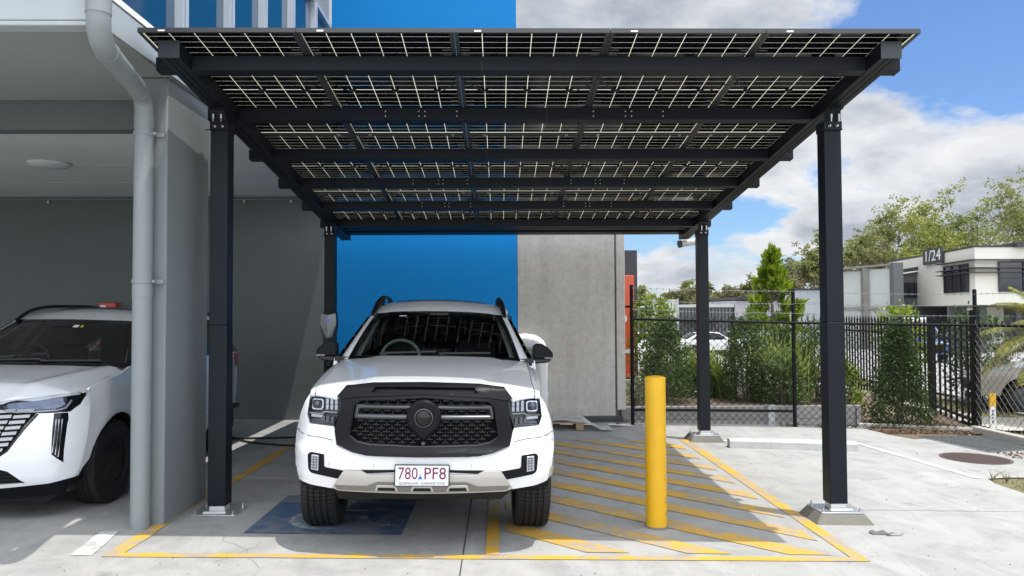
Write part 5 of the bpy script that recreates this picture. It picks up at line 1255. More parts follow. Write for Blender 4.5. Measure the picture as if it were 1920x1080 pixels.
shrub('dark_shrub', 'dark shrub half hidden behind the nearest right carport post', 5.62, 13.45, .08, 1.42, [(0, .38), (.3, .42), (.6, .36), (1, .15)], 260, 16, .054, .024, ML_dark, GR, 3)
shrub('dark_shrub', 'big dark cone-shaped shrub inside the fence corner, right of the nearest right carport post', 6.70, 12.78, -.27, 1.72, [(0, .40), (.15, .44), (.4, .34), (.7, .21), (1, .06)], 640, 17, .056, .028, ML_dark, GR, 4)
shrub('leafy_shrub', 'loose grey-green leafy bush between the narrow dark shrub and the middle fence post', 4.88, 13.15, .08, .85, [(0, .30), (.4, .34), (.8, .25), (1, .12)], 130, 13, .085, .022, ML_dull, None, 5, .13)
shrub('leafy_shrub', 'small bright green bush low beside the nearest right carport post', 6.02, 13.3, -.22, .95, [(0, .20), (.5, .30), (1, .12)], 110, 12, .085, .030, ML_bright, None, 6, .12)
shrub('leafy_shrub', 'yellow-green bush rising behind the shrub nearest the concrete wall', 3.05, 15.0, .1, 1.75, [(0, .3), (.5, .42), (.85, .36), (1, .2)], 150, 12, .10, .045, ML_bright, None, 7, .14)
shrub('dry_shrub', 'sparse dry twiggy bush low beside the end of the concrete wall', 2.32, 13.1, .08, .55, [(0, .2), (.5, .26), (1, .14)], 90, 7, .06, .012, ML_dull, None, 8, .12, stems=9)
shrub('leafy_shrub', 'mid green bush between the middle fence post and the nearest right carport post', 5.22, 14.3, .1, 1.30, [(0, .3), (.5, .36), (1, .2)], 170, 13, .08, .035, ML_mid, None, 9, .13)
tb = thing('young_tree', 'bright green conical young tree rising above the fence behind the shrubs', 'tree', (5.74, 16.0, .1))
rng = np.random.default_rng(21); n_tw = 185
f = rng.uniform(.0, 1, n_tw)**.85; prof = np.interp(f, [0, .18, .4, .62, .8, 1], [.62, .66, .52, .34, .17, .03]); ang = rng.uniform(0, 2*PI, n_tw)
rad = prof*rng.uniform(.25, 1.15, n_tw)**.55*(1+.25*np.sin(ang*3+f*8)); C = np.stack([5.74+rad*np.cos(ang)+.10*(1-f)*0, 16+rad*np.sin(ang), .75+f*2.14], 1)
out = np.stack([np.cos(ang)*.8, np.sin(ang)*.8, np.full(n_tw, 1.25)], 1)
leaf_object('foliage', np.repeat(C, 8, 0)+rng.normal(size=(n_tw*8, 3))*.03, np.repeat(out, 8, 0)+rng.normal(size=(n_tw*8, 3))*.48, .210, .105, ML_bright, tb, rng)
mb = MB(); mb.tube([(5.74, 16, .05), (5.76, 16, 1.2), (5.73, 16.02, 2.0), (5.74, 16, 2.75)], [.05, .04, .025, .008], 8)
for i in rng.choice(n_tw, 90, replace=False): mb.tube([(5.74, 16, C[i, 2]-.16), tuple(C[i])], [.010, .003], 4, caps=False)
mb.build('trunk', M_bark, tb, fixn=False)
k = 30
for (x, y, h, n, lab) in ((3.80, 14.6, 1.15, 230, 'long green strappy grass left of the far right carport post, behind the fence'), (3.35, 14.6, 1.2, 150, 'strappy grass tuft behind the dark shrub nearest the concrete wall'),
                          (4.05, 14.2, 1.10, 200, 'strappy grass close against the left side of the narrow dark shrub'), (4.82, 13.6, 1.35, 300, 'tall strappy grass right of the narrow dark shrub, behind the loose grey-green bush'),
                          (5.12, 13.35, 1.35, 260, 'strappy grass just right of the middle fence post'), (5.5, 14.3, 1.2, 170, 'strappy grass behind the half hidden dark shrub')):
    k += 1; strap_clump(lab, x, y, .1, h, n, ML_grass, k)
# verge weeds and leaf litter
def scatter(name, label, cat, boxes, n, ln, wd, m, seed, up=1.0, zf=gz):
    rng = np.random.default_rng(seed); P = []
    for (x0, x1, y0, y1, kf) in boxes:
        q = np.stack([rng.uniform(x0, x1, int(n*kf)), rng.uniform(y0, y1, int(n*kf))], 1); P.append(np.column_stack([q, [zf(a, b)+.003 for a, b in q]]))
    P = np.concatenate(P); D = rng.normal(size=P.shape)*[1, 1, .3]+[0, 0, up]
    t = tag(bpy.data.objects.new(name, None), label, cat); bpy.data.objects.remove(t)
    V, F = leaf_arrays(P, D, ln, wd, rng, .3); mb = MB(); mb.v = [tuple(v) for v in V.tolist()]; mb.f = [tuple(f) for f in F.tolist()]; mb.m = [0]*len(F)
    return stuff(tag(mb.build(name, m, tone=rng.uniform(0, 1, len(F)).astype(np.float32).tolist(), fixn=False), label, cat))
ML_dry = m_leaf('dry_grass_blade', (.10, .11, .03), (.28, .24, .11), rough=.6, trans=.25); ML_lit = m_leaf('leaf_litter', (.07, .04, .02), (.22, .13, .07), rough=.7, trans=.1)
scatter('verge_grass', 'dry short grass on the verge at the lower right edge', 'grass', [(5.36, 9, 5, 8.42, 1)], 5200, .06, .010, ML_dry, 41, .8)
scatter('verge_grass', 'grass strip between the footpath and the road beyond the fence', 'grass', [(8.9, 16, 12.4, 16, .6), (8.9, 12, 15, 18, .4), (7.8, 9, 9, 12.6, .35)], 4200, .08, .014, ML_dry, 42, .9, lambda x, y: -.40)
scatter('leaf_litter', 'brown leaf litter and bark along the fence and the drain', 'leaf litter', [(5.95, 7.4, 11.75, 12.15, .5), (6.0, 7.6, 12.3, 13.4, .6), (6.6, 8.6, 9.7, 10.2, .25), (4.6, 5.9, 12.45, 12.62, .08)], 1500, .05, .025, ML_lit, 43, .15, lambda x, y: gz(min(x, 7), min(y, 12))+.008)
rw_ = random.Random(4)
for i, (x, y) in enumerate(((5.42, 8.40), (5.52, 8.30), (5.95, 8.38), (5.80, 8.2))):
    t = thing('weed', 'thin dry weed tuft at the corner of the verge beside the concrete edge', 'weed', (x, y, gz(x, y)-.01), group='weed tufts at the verge corner')
    mb = MB()
    for k in range(16):
        a = rw_.uniform(0, 2*PI); l = rw_.uniform(.06, .17); e = rw_.uniform(.3, 1); mb.tube([(x, y, gz(x, y)-.01), (x+l*e*.5*math.cos(a), y+l*e*.5*math.sin(a), gz(x, y)+l*.55), (x+l*e*math.cos(a), y+l*e*math.sin(a), gz(x, y)+l*.7)], [.003, .002, .0008], 4)
    mb.build('stalks', mat('dry_stalk', (.16, .15, .06), .8), t, fixn=False)
# ------------------------------------------------------------------ low wall and fences
M_sleeper = m_concrete('concrete_sleeper', (.30, .295, .28), .18, .14, 2.0, .2)
t = thing('retaining_wall', 'low grey concrete sleeper wall holding the planting bed behind the fence', 'wall', (4, 12.7, -.25))
for z0, z1 in ((-.34, -.10), (-.095, .115)):
    for x0, x1 in ((2.02, 4.50), (4.51, 5.92)): mb = MB(); mb.box(x0, x1, 12.69, 12.79, z0, z1); mb.build('sleeper', M_sleeper, t, bevel=.006)
mb = MB(); mb.box(4.455, 4.56, 12.672, 12.689, -.30, .14); mb.box(4.43, 4.59, 12.69, 12.78, .1155, .13); mb.build('steel_post', M_galv, t)
mb = MB(); mb.box(5.925, 6.0, 12.66, 12.80, -.34, .12); mb.build('end_post', M_sleeper, t, bevel=.004)
M_fblack = mat('black_fence_coat', (.006, .006, .007), .5, var=.1, spec=.18)
M_wire = mat('black_mesh_wire', (.006, .006, .006), .6, spec=.15); M_wire_lit = mat('sunlit_mesh_wire', (.16, .155, .145), .5, .3); M_barb = mat('galvanised_wire', (.16, .165, .17), .55, .3)  # paler mesh wire for the last bay has sunlight put into its colour
cf = thing('chain_link_fence', 'black chain link fence topped with three strands of barbed wire', 'fence', (4.8, 12.5, -.2))
FP = [(2.155, 12.46), (4.81, 12.46), (7.68, 12.24), (7.80, 8.6)]
FT = [2.12, 2.045, 2.02, 2.0]; RT = [1.578, 1.502, 1.452, 1.47]
for (x, y), h in zip(FP, FT):
    mb = MB(); mb.tube([(x, y, gz(min(x, 7.7), y)-.1), (x, y, h)], .031, 12); mb.lathe([(.033, 0), (.03, .012), (0, .018)], 12, Matrix.Translation((x, y, h))); mb.build('post', M_fblack, cf, smooth=40)
for i in range(3):
    a, b = FP[i], FP[i+1]; ra, rb_ = RT[i], RT[i+1]
    mb = MB(); mb.tube([(a[0], a[1]-.036, ra), (b[0], b[1]-.036, rb_)], .022, 10); mb.build('top_rail', M_fblack, cf, smooth=40)
    if i == 0: mb = MB(); mb.tube([(a[0], a[1], .10), (b[0], b[1], .062)], .022, 10); mb.build('bottom_rail', M_fblack, cf, smooth=40)
    for dz, zz_ in enumerate((.12, .30, .49) if i < 2 else (.14, .33, .52)):
        pass
    bars = ((.155, .155), (.305, .305), (.505, .515)) if i == 0 else ((.155, .15), (.315, .31), (.505, .50))
    for da, db in bars:
        mb = MB(); A = Vector((a[0], a[1]-.03, ra+da)); B = Vector((b[0], b[1]-.03, rb_+db)); n = 26
        mb.tube([A.lerp(B, u/10)+Vector((0, 0, -.012*math.sin(PI*u/10))) for u in range(11)], .0032, 5)
        for k in range(1, n):
            c = A.lerp(B, k/n)+Vector((0, 0, -.012*math.sin(PI*k/n))); mb.bar(c+Vector((-.012, -.01, -.018)), c+Vector((.012, .01, .018)), .003, .003); mb.bar(c+Vector((-.012, .01, .018)), c+Vector((.012, -.01, -.018)), .003, .003)
        mb.build('barbed_wire', M_barb, cf, fixn=False)
    # diamond mesh
    A = Vector((a[0], a[1], 0)); B = Vector((b[0], b[1], 0)); Ln = (B-A).length; d = (B-A)/Ln; s_ = .118 if i < 2 else .135; asp = 1.02 if i < 2 else 1.05
    z0a, z0b = gz(min(a[0], 7), a[1])+.03, gz(min(b[0], 7), b[1])+.03
    mb = MB()
    def clipseg(x0, zq0, x1, zq1, zlo, zhi):
        pts = []
        t0, t1 = 0, 1
        for p, q_ in ((-(x1-x0), x0-.02), (x1-x0, Ln-.02-x0), (-(zq1-zq0), zq0-zlo), (zq1-zq0, zhi-zq0)):
            if abs(p) < 1e-9:
                if q_ < 0: return None
            else:
                r = q_/p
                if p < 0: t0 = max(t0, r)
                else: t1 = min(t1, r)
        if t0 >= t1: return None
        return (x0+(x1-x0)*t0, zq0+(zq1-zq0)*t0, x0+(x1-x0)*t1, zq0+(zq1-zq0)*t1)
    H = 1.75; zlo, zhi = 0, ra-z0a+.035
    nn = int((Ln+H)/s_)+2
    for k in range(-int(H/s_)-2, nn):
        for sg in (1, -1):
            x0 = k*s_ if sg > 0 else k*s_+H/asp; c = clipseg(x0, 0, x0+sg*H/asp, H, zlo, zhi)
            if c:
                p = A+d*c[0]; q_ = A+d*c[2]; zz0 = lerp(z0a, z0b, c[0]/Ln); zz1 = lerp(z0a, z0b, c[2]/Ln)
                off = Vector((0, -.045 if sg > 0 else -.049, 0)) if i < 2 else Vector((-.03 if sg > 0 else -.034, 0, 0))
                mb.bar(Vector((p.x, p.y, zz0+c[1]))+off, Vector((q_.x, q_.y, zz1+c[3]))+off, .0062 if i < 2 else .0045, .0062 if i < 2 else .0045)
    for k in range(int(Ln/s_)):
        x = (k+.5)*s_; p = A+d*x+(Vector((0, -.047, 0)) if i < 2 else Vector((-.032, 0, 0))); zz_ = lerp(ra, rb_, x/Ln)+.035
        for sg in (-1, 1): mb.bar(p+Vector((0, 0, zz_-.004)), p+d*sg*.026+Vector((0, 0, zz_+.045)), .004, .004)
    mb.build('wire_mesh', M_wire if i < 2 else M_wire_lit, cf, fixn=False)
mb = MB(); mb.tube([(2.045, 12.5, 1.78), (2.155, 12.46, 1.78)], .018, 8); mb.build('wall_bracket', M_fblack, cf, smooth=40)
pf = thing('palisade_fence', 'black steel palisade fence with spear tops running away beyond the fence corner', 'fence', (8.3, 15.5, -.4))
PF = [(7.86, 12.55), (8.45, 14.9), (8.95, 17.0), (9.05, 20.5), (6.4, 21.0)]; ztop = 1.50
mb = MB(); mr_ = MB()
for i in range(4):
    a = Vector((*PF[i], 0)); b = Vector((*PF[i+1], 0)); ln_ = (b-a).length; d = (b-a)/ln_
    for zz_ in (.0, ztop-.17): mr_.bar(a+Vector((0, 0, zz_-.14)), b+Vector((0, 0, zz_-.14)), .045, .045)
    k = 0.06
    while k < ln_:
        p = a+d*k; mb.bar(p+Vector((0, 0, -.27)), p+Vector((0, 0, ztop)), .033, .033, up=d)
        q_ = p+Vector((0, 0, ztop)); r = .013
        mb.add([tuple(q_+Vector((-.024, 0, .0))), tuple(q_+Vector((0, -.02, 0))), tuple(q_+Vector((.024, 0, 0))), tuple(q_+Vector((0, .02, 0))), tuple(q_+Vector((0, 0, .09)))], [(0, 1, 4), (1, 2, 4), (2, 3, 4), (3, 0, 4)]); k += .30 if i < 2 else .16
mb.build('pickets', M_fblack, pf, fixn=False); mr_.build('rails', M_fblack, pf)
for (x, y), h in zip(PF, (1.70, 1.56, 1.56, 1.56, 1.56)):
    mb = MB(); w_ = .055 if h > 1.6 else .045; mb.box(x-w_, x+w_, y-w_, y+w_, -.55, h); mb.build('post', M_fblack, pf, bevel=.004)
# ------------------------------------------------------------------ signs and markers beyond the fence
t = thing('sign_pylon', 'dark grey and orange-red sign pylon behind the end of the concrete wall', 'sign', (2.2, 16.1, .1))
mb = MB(); mb.box(1.2, 2.915, 16.12, 16.42, .2, 3.0); mb.build('pylon_body', mat('charcoal_panel', (.03, .032, .036), .5), t, bevel=.01)
mb = MB(); mb.box(1.3, 2.82, 16.0, 16.12, .32, 2.46); pn = mb.build('sign_panel', mat('orange_red_panel', (.58, .085, .028), .45, var=.06), t, bevel=.008)
mb = MB(); mb.box(1.3, 2.82, 15.992, 16.0, .83, .90); mb.build('white_band', M_white, pn)
mb = MB(); mb.box(1.1, 3.0, 15.9, 16.5, -.3, .28); mb.build('footing', M_path, t, bevel=.01)
text_mesh('6', .50, Matrix.Translation((2.56, 15.995, 1.60)) @ Matrix.Rotation(PI/2, 4, 'X'), M_white, 'number', pn, .004, local=False)
t = thing('road_sign', 'back of a pale rectangular sign on a post, beyond the yellow-green bush', 'sign', (6.80, 30, -.6))
mb = MB(); mb.box(6.57, 7.03, 30, 30.03, .95, 2.16); mb.build('sign_plate', mat('pale_grey_sign_back', (.42, .42, .39), .6), t, bevel=.01)
mb = MB(); mb.box(6.99, 7.04, 29.98, 30.0, .95, 2.2); mb.box(6.56, 6.62, 29.98, 30, .95, 2.1); mb.box(6.75, 6.82, 30.03, 30.1, -.7, 2.0); mb.build('sign_post', M_fascia, t)
t = thing('timber_post', 'slim white post standing in the yellow-green bush', 'post', (4.15, 20.5, .0)); mb = MB(); mb.box(4.10, 4.20, 20.45, 20.55, -.3, 1.98); mb.build('shaft', M_fascia, t); mb = MB(); mb.box(4.08, 4.22, 20.43, 20.57, 1.98, 2.02); mb.build('cap', M_fascia, t)
t = thing('marker_post', 'short white and yellow marker post on the grass beyond the fence', 'marker post', (8.45, 13.05, -.4))
mb = MB(); mb.box(8.40, 8.50, 13.03, 13.06, -.45, .05); mb.build('white_shaft', M_white, t); mb = MB(); mb.box(8.395, 8.505, 13.025, 13.065, .05, .26); mb.build('yellow_top', M_byel, t)
mb = MB()
for i, z in enumerate((-.05, -.11, -.17, -.23)): mb.box(8.43, 8.47, 13.026, 13.029, z, z+.035); mb.box(8.445, 8.47, 13.024, 13.026, z+.01, z+.02, 1)
mb.build('faded_lettering', [M_gun, M_white], t)
# ------------------------------------------------------------------ buildings beyond
M_cream = mat('cream_render', (.72, .70, .62), .7, var=.05, scale=.6); M_greyb = mat('mid_grey_panel', (.12, .125, .13), .7, var=.05, scale=.5)
M_palep = mat('pale_tilt_panel', (.42, .44, .42), .7, var=.06, scale=.4); M_bframe = mat('weathered_concrete_frame', (.20, .19, .175), .8, var=.2, scale=1); M_roofd = mat('dark_roof_edge', (.035, .037, .042), .5)
M_wind = mat('dark_window_glass', (.012, .015, .02), .05, coat=.3)
def wallquad(mb, a, b, z0, z1, th=.2):
    a = Vector((*a, 0)); b = Vector((*b, 0)); d = (b-a).normalized(); n = Vector((-d.y, d.x, 0))*th
    mb.hexa([tuple(p+Vector((0, 0, z))) for z in (z0, z1) for p in (a, b, b+n, a+n)])
wb_ = thing('white_office', 'cream two-storey office with wrap-around window shades and the number 1/24', 'building', (36, 53, -1.2))
cx0, cy0 = 31.45, 50.0; lx0, ly0 = 32.75, 58.0
mb = MB(); mb.add([(cx0, cy0, 2.03), (60, cy0, 2.03), (60, 66, 2.03), (lx0+1.2, 66, 2.03), (lx0, ly0, 2.03), (cx0, cy0, 5.85), (60, cy0, 5.85), (60, 66, 5.85), (lx0+1.2, 66, 5.85), (lx0, ly0, 5.85)],
       [(4, 3, 2, 1, 0), (5, 6, 7, 8, 9)]+[(i, (i+1) % 5, 5+(i+1) % 5, 5+i) for i in range(5)]); mb.build('upper_wall', M_cream, wb_)
mb = MB(); mb.box(cx0+2.6, 60, cy0-.35, 66, 5.86, 6.12)
for q4 in ([(cx0-.05, cy0-.05), (cx0+2.59, cy0-.05), (cx0+3.9, 66), (lx0-.05, ly0)],): mb.hexa([(x, y, 5.855) for x, y in q4]+[(x, y, 5.97) for x, y in q4])
for i in range(60): mb.box(cx0+3+i*.4, cx0+3.2+i*.4, cy0-.30, 60, 6.12, 6.17)
mb.build('roof', M_roofd, wb_)
dv_ = (Vector((lx0, ly0, 0))-Vector((cx0, cy0, 0))).normalized(); nv_ = Vector((-dv_.y, dv_.x, 0))
def on_left(u, z, o=0): return tuple(Vector((cx0, cy0, z))+dv_*u+nv_*o)
def left_box(mb, u0, u1, z0, z1, o0, o1, mi=0): mb.hexa([on_left(u0, z0, o0), on_left(u1, z0, o0), on_left(u1, z0, o1), on_left(u0, z0, o1), on_left(u0, z1, o0), on_left(u1, z1, o0), on_left(u1, z1, o1), on_left(u0, z1, o1)], mi)
mb = MB(); left_box(mb, .9, 4.8, 2.95, 4.78, .01, .05); w1 = mb.build('window', M_wind, wb_)
mb = MB()
for u in (.9, 2.2, 3.5, 4.75): left_box(mb, u-.05, u+.05, 2.9, 4.82, .05, .12)
for z in (2.9, 4.25, 4.76): left_box(mb, .9, 4.8, z, z+.07, .05, .12)
mb.build('frame', M_roofd, w1)
mb = MB(); mb.box(33.0, 36.35, cy0-.05, cy0-.01, 2.93, 4.86); w2 = mb.build('window', M_wind, wb_)
mb = MB()
for x in (33.0, 34.65, 36.3): mb.box(x-.05, x+.05, cy0-.12, cy0-.05, 2.9, 4.9)
for z in (2.9, 3.75, 4.84): mb.box(33, 36.35, cy0-.12, cy0-.05, z, z+.07)
mb.build('frame', M_roofd, w2)
for z in (4.98, 4.45, 4.15):
    mb = MB(); left_box(mb, -.3, 5.3, z, z+.06, .02, .45); mb.box(cx0-.25, 36.6, cy0-.45, cy0-.02, z, z+.06); mb.box(37.4, 44, cy0-.45, cy0-.02, z, z+.06); mb.build('sun_shade', M_roofd, wb_)
mb = MB(); mb.box(37.6, 42, cy0-.05, cy0-.01, 2.93, 4.86); mb.build('window', M_wind, wb_)
mb = MB(); mb.tube([(37.0, cy0-.1, 5.8), (37.0, cy0-.1, 3.0), (36.5, cy0-.1, 2.5), (36.5, cy0-.1, -1)], .11, 8); mb.build('downpipe', M_cream, wb_, smooth=40)
mb = MB(); wallquad(mb, (32.3, 54.5), (60, 54.5), -1.6, 2.02); mb.build('ground_floor_wall', M_greyb, wb_)
for x0 in (33.6, 38): mb = MB(); mb.box(x0, x0+2.6, 54.35, 54.49, -1.3, 1.9); mb.build('roller_door', M_cream, wb_)
for x in (32.0, 34.4, 36.9, 39.6): mb = MB(); mb.box(x, x+.42, 50.4, 50.8, -1.6, 2.025); mb.build('column', M_roofd, wb_)
mb = MB(); left_box(mb, 4.7, 8.25, 5.15, 6.30, .10, .22); sgn = mb.build('number_board', M_roofd, wb_)
Mx = Matrix(((-dv_.x, 0, nv_.x, 0), (-dv_.y, 0, nv_.y, 0), (0, 1, 0, 0), (0, 0, 0, 1)))
text_mesh('1/24', 1.15, Matrix.Translation(on_left(6.4, 5.72, .24)) @ Mx, M_white, 'number', sgn, .01, local=False, xs=1.55)
gb = thing('grey_office', 'dark grey warehouse with sloping roof edge and strip of windows, left of the cream office', 'building', (32, 60, -1.3))
mb = MB(); mb.prism([(31.3, -1.6), (35.5, -1.6), (35.5, 5.25), (31.3, 4.62)], lambda a, b: (a, 60, b), lambda a, b: (a+2.5, 66, b)); mb.build('wall', M_greyb, gb)
mb = MB(); mb.bar((31.1, 59.85, 4.68), (35.6, 59.85, 5.37), .4, .30); mb.build('roof_edge', M_roofd, gb); mb = MB(); mb.bar((31.1, 59.7, 4.50), (35.6, 59.7, 5.19), .12, .10); mb.build('gutter', M_cream, gb)
mb = MB(); mb.box(31.6, 33.3, 59.92, 59.98, 2.7, 3.88); wn = mb.build('window', M_wind, gb)
mb = MB()
for x in (31.6, 32.03, 32.46, 32.88, 33.28): mb.box(x-.03, x+.03, 59.86, 59.92, 2.68, 3.9)
mb.build('frame', M_roofd, wn)
pw_ = thing('panel_warehouse', 'pale panelled warehouse wall in a weathered concrete frame, right of the nearest right carport post', 'building', (29, 56, -1.3))
P0, P1 = Vector((26.6, 60, 0)), Vector((29.9, 57.5, 0)); dd = (P1-P0)
for i in range(2):
    a, b = P0+dd*(i/2), P0+dd*((i+1)/2)
    for z0, z1 in ((-1.6, 1.78), (1.95, 4.75+.12*i)): mb = MB(); wallquad(mb, a[:2], b[:2], z0, z1, .3); mb.build('panel', M_palep, pw_)
mb = MB()
for u in (0, .5): p = P0+dd*u; mb.box(p.x-.22, p.x+.22, p.y-.35, p.y+.1, -1.6, 4.95)
mb.bar(P0+Vector((0, -.15, 1.87)), P1+Vector((0, -.15, 1.87)), .3, .17); mb.bar(P0+Vector((-.3, -.15, 4.92)), P1+Vector((.3, -.15, 5.22)), .5, .14); mb.build('frame', M_bframe, pw_)
mb = MB(); mb.box(29.65, 30.4, 57.0, 57.6, -1.6, 5.30); mb.build('corner_pier', M_greyb, pw_)
mb = MB(); wallquad(mb, (30.4, 57.3), (31.6, 60.2), -1.6, 4.6, .2); mb.build('side_wall', M_greyb, pw_)
ww = thing('white_warehouse', 'long low white warehouse seen between the fence posts', 'building', (29, 70, -1.4)); mb = MB(); mb.prism([(26.3, -1.6), (30.8, -1.6), (30.8, 3.6), (26.3, 3.6)], lambda a, b: (a, 70, b), lambda a, b: (a*1.12, 78, b)); mb.build('wall', M_fascia, ww); mb = MB(); mb.prism([(26.2, 3.6), (30.9, 3.6), (30.9, 3.75), (26.2, 3.75)], lambda a, b: (a, 69.9, b), lambda a, b: (a*1.12, 78, b)); mb.build('roof', M_roofd, ww)
mb = MB()
for z in (2.5, 1.4): mb.box(26.3, 30.8, 69.985, 69.999, z, z+.03)
for x in (27.6, 29.2): mb.box(x, x+.04, 69.985, 69.999, -1.6, 3.6)
mb.build('panel_joint', M_palep, ww)
ds_ = thing('dark_shed', 'dark corrugated shed with a pale roofline far beyond the fence', 'building', (24, 90, -1.4)); mb = MB(); mb.box(13, 27.6, 90, 105, -1.6, 2.15); mb.build('wall', M_roofd, ds_); mb = MB(); mb.prism([(12.9, 2.15), (27.7, 2.15), (27.7, 2.6), (20, 2.45)], lambda a, b: (a, 89.9, b), lambda a, b: (a, 105, b)); mb.build('roof', M_palep, ds_)
mb = MB()
for i in range(36): mb.box(13.1+i*.4, 13.3+i*.4, 89.94, 89.99, -1.6, 2.1)
mb.build('cladding', M_greyb, ds_)
mb = MB(); mb.box(20.5, 25.5, 88.5, 89.9, .65, .85); mb.build('canopy', M_roofd, ds_)
lb = thing('lilac_block', 'pale grey block with a flat dark roof beside the dark shed', 'building', (30, 92, -1.4)); mb = MB(); mb.box(27.8, 34, 90, 104, -1.6, 2.9); mb.build('wall', mat('pale_lilac_wall', (.42, .41, .43), .7), lb); mb = MB(); mb.box(27.9, 34.2, 89.6, 104, 3.0, 3.35); mb.build('roof', M_roofd, lb)
# ------------------------------------------------------------------ other vehicles (simple but whole)
def small_car(label, cat, x, y, z, yaw, paint, L_=4.5, H_=1.47, name='parked_car', group=None, pick=False, scale=1):
    t = thing(name, label, cat, (x, y, z), Matrix.Rotation(yaw, 3, 'Z'), group=group); W_ = .90
    if pick: pr = [(-2.6, .45), (-2.62, .95), (-2.5, 1.05), (-1.25, 1.15), (-.62, 1.72), (.55, 1.75), (.78, 1.15), (2.6, 1.12), (2.62, .5)]; gl = [(-1.1, 1.16), (-.58, 1.67), (.50, 1.70), (.68, 1.16)]
    else: pr = [(-2.2, .35), (-2.25, .65), (-2.1, .80), (-1.1, .97), (-.45, 1.42), (.15, 1.47), (.95, 1.40), (1.75, 1.02), (2.2, .95), (2.25, .4)]; gl = [(-.98, .98), (-.42, 1.38), (.15, 1.43), (.92, 1.36), (1.5, 1.02)]
    wx = (-1.35, 1.40) if not pick else (-1.65, 1.6)
    def prof_hw(zz_): return W_-.03*abs(zz_-.7)-max(0, zz_-(1.0 if not pick else 1.15))*.42
    mb = MB(); bot = pr[-1]
    loop = [pr[0]]+[p for w_ in wx for p in arch_pts(w_, .33, .40, PI*.98, .02*PI, 10)]+[pr[-1]]
    side_ = pr[::-1][1:-1]
    out = loop+side_
    for s in (-1, 1): patch([[(a, b) for a, b in out][::s]], lambda a, b: (a, s*prof_hw(b), b), (.15, .1), mb=mb)
    fine = []
    for a, b in zip(pr[:-1], pr[1:]):
        for k in range(4): fine.append((lerp(a[0], b[0], k/4), lerp(a[1], b[1], k/4)))
    fine.append(pr[-1])
    mb.grid(lambda u, v: (fine[round(u*(len(fine)-1))][0], lerp(-1, 1, v)*prof_hw(fine[round(u*(len(fine)-1))][1]), fine[round(u*(len(fine)-1))][1]+.03*(1-(2*v-1)**2)), len(fine)-1, 8)
    mb.build('body', paint, t, local=True, smooth=40)
    for s in (-1, 1):
        mb = patch([gl[::s]], lambda a, b: (a, s*(prof_hw(b)+.004), b), (.3, .2)); mb.build('side_window', M_gloss, t, local=True)
        mb = MB(); mb.box(-2.23, -2.10, min(s*.5, s*.82), max(s*.5, s*.82), .62 if not pick else .85, .76 if not pick else 1.0); mb.build('headlight', M_led, t, local=True, bevel=.01)
        mb = MB(); mb.box(2.1, 2.26 if not pick else 2.63, min(s*.62, s*.84), max(s*.62, s*.84), .75, .90); mb.build('tail_light', M_redl, t, local=True, bevel=.01)
        mb = MB(); mb.box(-.85, -.68, min(s*.88, s*1.05), max(s*.88, s*1.05), 1.0, 1.14) if not pick else mb.box(-1.0, -.85, min(s*.9, s*1.08), max(s*.9, s*1.08), 1.15, 1.32); mb.build('mirror', paint, t, local=True, bevel=.03)
        for w_ in wx:
            mb = MB(); Mr = Matrix.Rotation(PI/2, 4, 'X'); r_ = .33 if not pick else .38
            mb.lathe([(r_*.6, -.10), (r_*.95, -.11), (r_, -.08), (r_, .08), (r_*.95, .11), (r_*.6, .10)], 24, Mr, close=True); wl = mb.build('wheel', M_rubber, t, local=True, smooth=40); wl.location = (w_, s*(W_-.12), r_)
            mb = MB(); mb.lathe([(0, -s*.07), (r_*.25, -s*.09), (r_*.6, -s*.06), (r_*.62, s*.05)], 20, Mr); mb.build('rim', M_gun, wl, local=True, smooth=40)
            mb = MB(); mb.lathe([(0, -.14), (.39, -.14), (.39, .10), (0, .10)], 20, Mr); ln = mb.build('wheel_well', M_void, t, local=True); ln.location = (w_, s*(W_-.20), .34)
    i0 = 3 if not pick else 3
    def ws_(u, v): a, b = pr[3], pr[4]; p = (lerp(a[0], b[0], lerp(.06, .96, u)), lerp(a[1], b[1], lerp(.06, .96, u))); return (p[0]-.012, lerp(-.9, .9, v)*prof_hw(p[1]), p[1]+.032*(1-(1.8*v-.9)**2)+.012)
    mb = MB(); mb.grid(ws_, 4, 8); mb.build('windscreen', M_gloss, t, local=True)
    a, b = (pr[6], pr[7]) if not pick else (pr[5], pr[6])
    mb = MB(); mb.grid(lambda u, v: (lerp(a[0], b[0], lerp(.06, .94, u))+.012, lerp(-.88, .88, v)*prof_hw(lerp(a[1], b[1], lerp(.06, .94, u))), lerp(a[1], b[1], lerp(.06, .94, u))+.032*(1-(1.76*v-.88)**2)+.012), 4, 8); mb.build('rear_window', M_gloss, t, local=True)
    mb = MB(); mb.box(-2.27, -2.2, -.6, .6, .42, .58) if not pick else mb.box(-2.64, -2.58, -.7, .7, .55, 1.0); mb.build('grille', M_void, t, local=True, bevel=.01)
    return t
M_silv = mat('silver_gold_paint', (.34, .31, .27), .3, .35, coat=1, var=.03); M_bluep = mat('blue_car_paint', (.02, .10, .36), .3, coat=1); M_darkp = mat('charcoal_car_paint', (.05, .052, .055), .3, coat=1)
small_car('silver-beige car parked on the road behind the palm fronds at the right edge', 'car', 12.15, 15.55, -.40, math.radians(-24), M_silv)
bu = small_car('blue pickup with a red and white load parked beyond the palisade fence', 'pickup truck', 21.0, 38.0, terr(38), math.radians(70), M_bluep, name='parked_pickup', pick=True)
mb = MB(); mb.box(.8, 2.4, -.75, .75, 1.1, 1.9); mb.build('red_load', mat('red_toolbox', (.50, .03, .025), .45), bu, local=True, bevel=.03); mb = MB(); mb.box(.8, 2.4, -.76, .76, 1.905, 2.15); mb.build('white_load', M_white, bu, local=True, bevel=.03)
GP = 'white cars parked far beyond the shrubs'
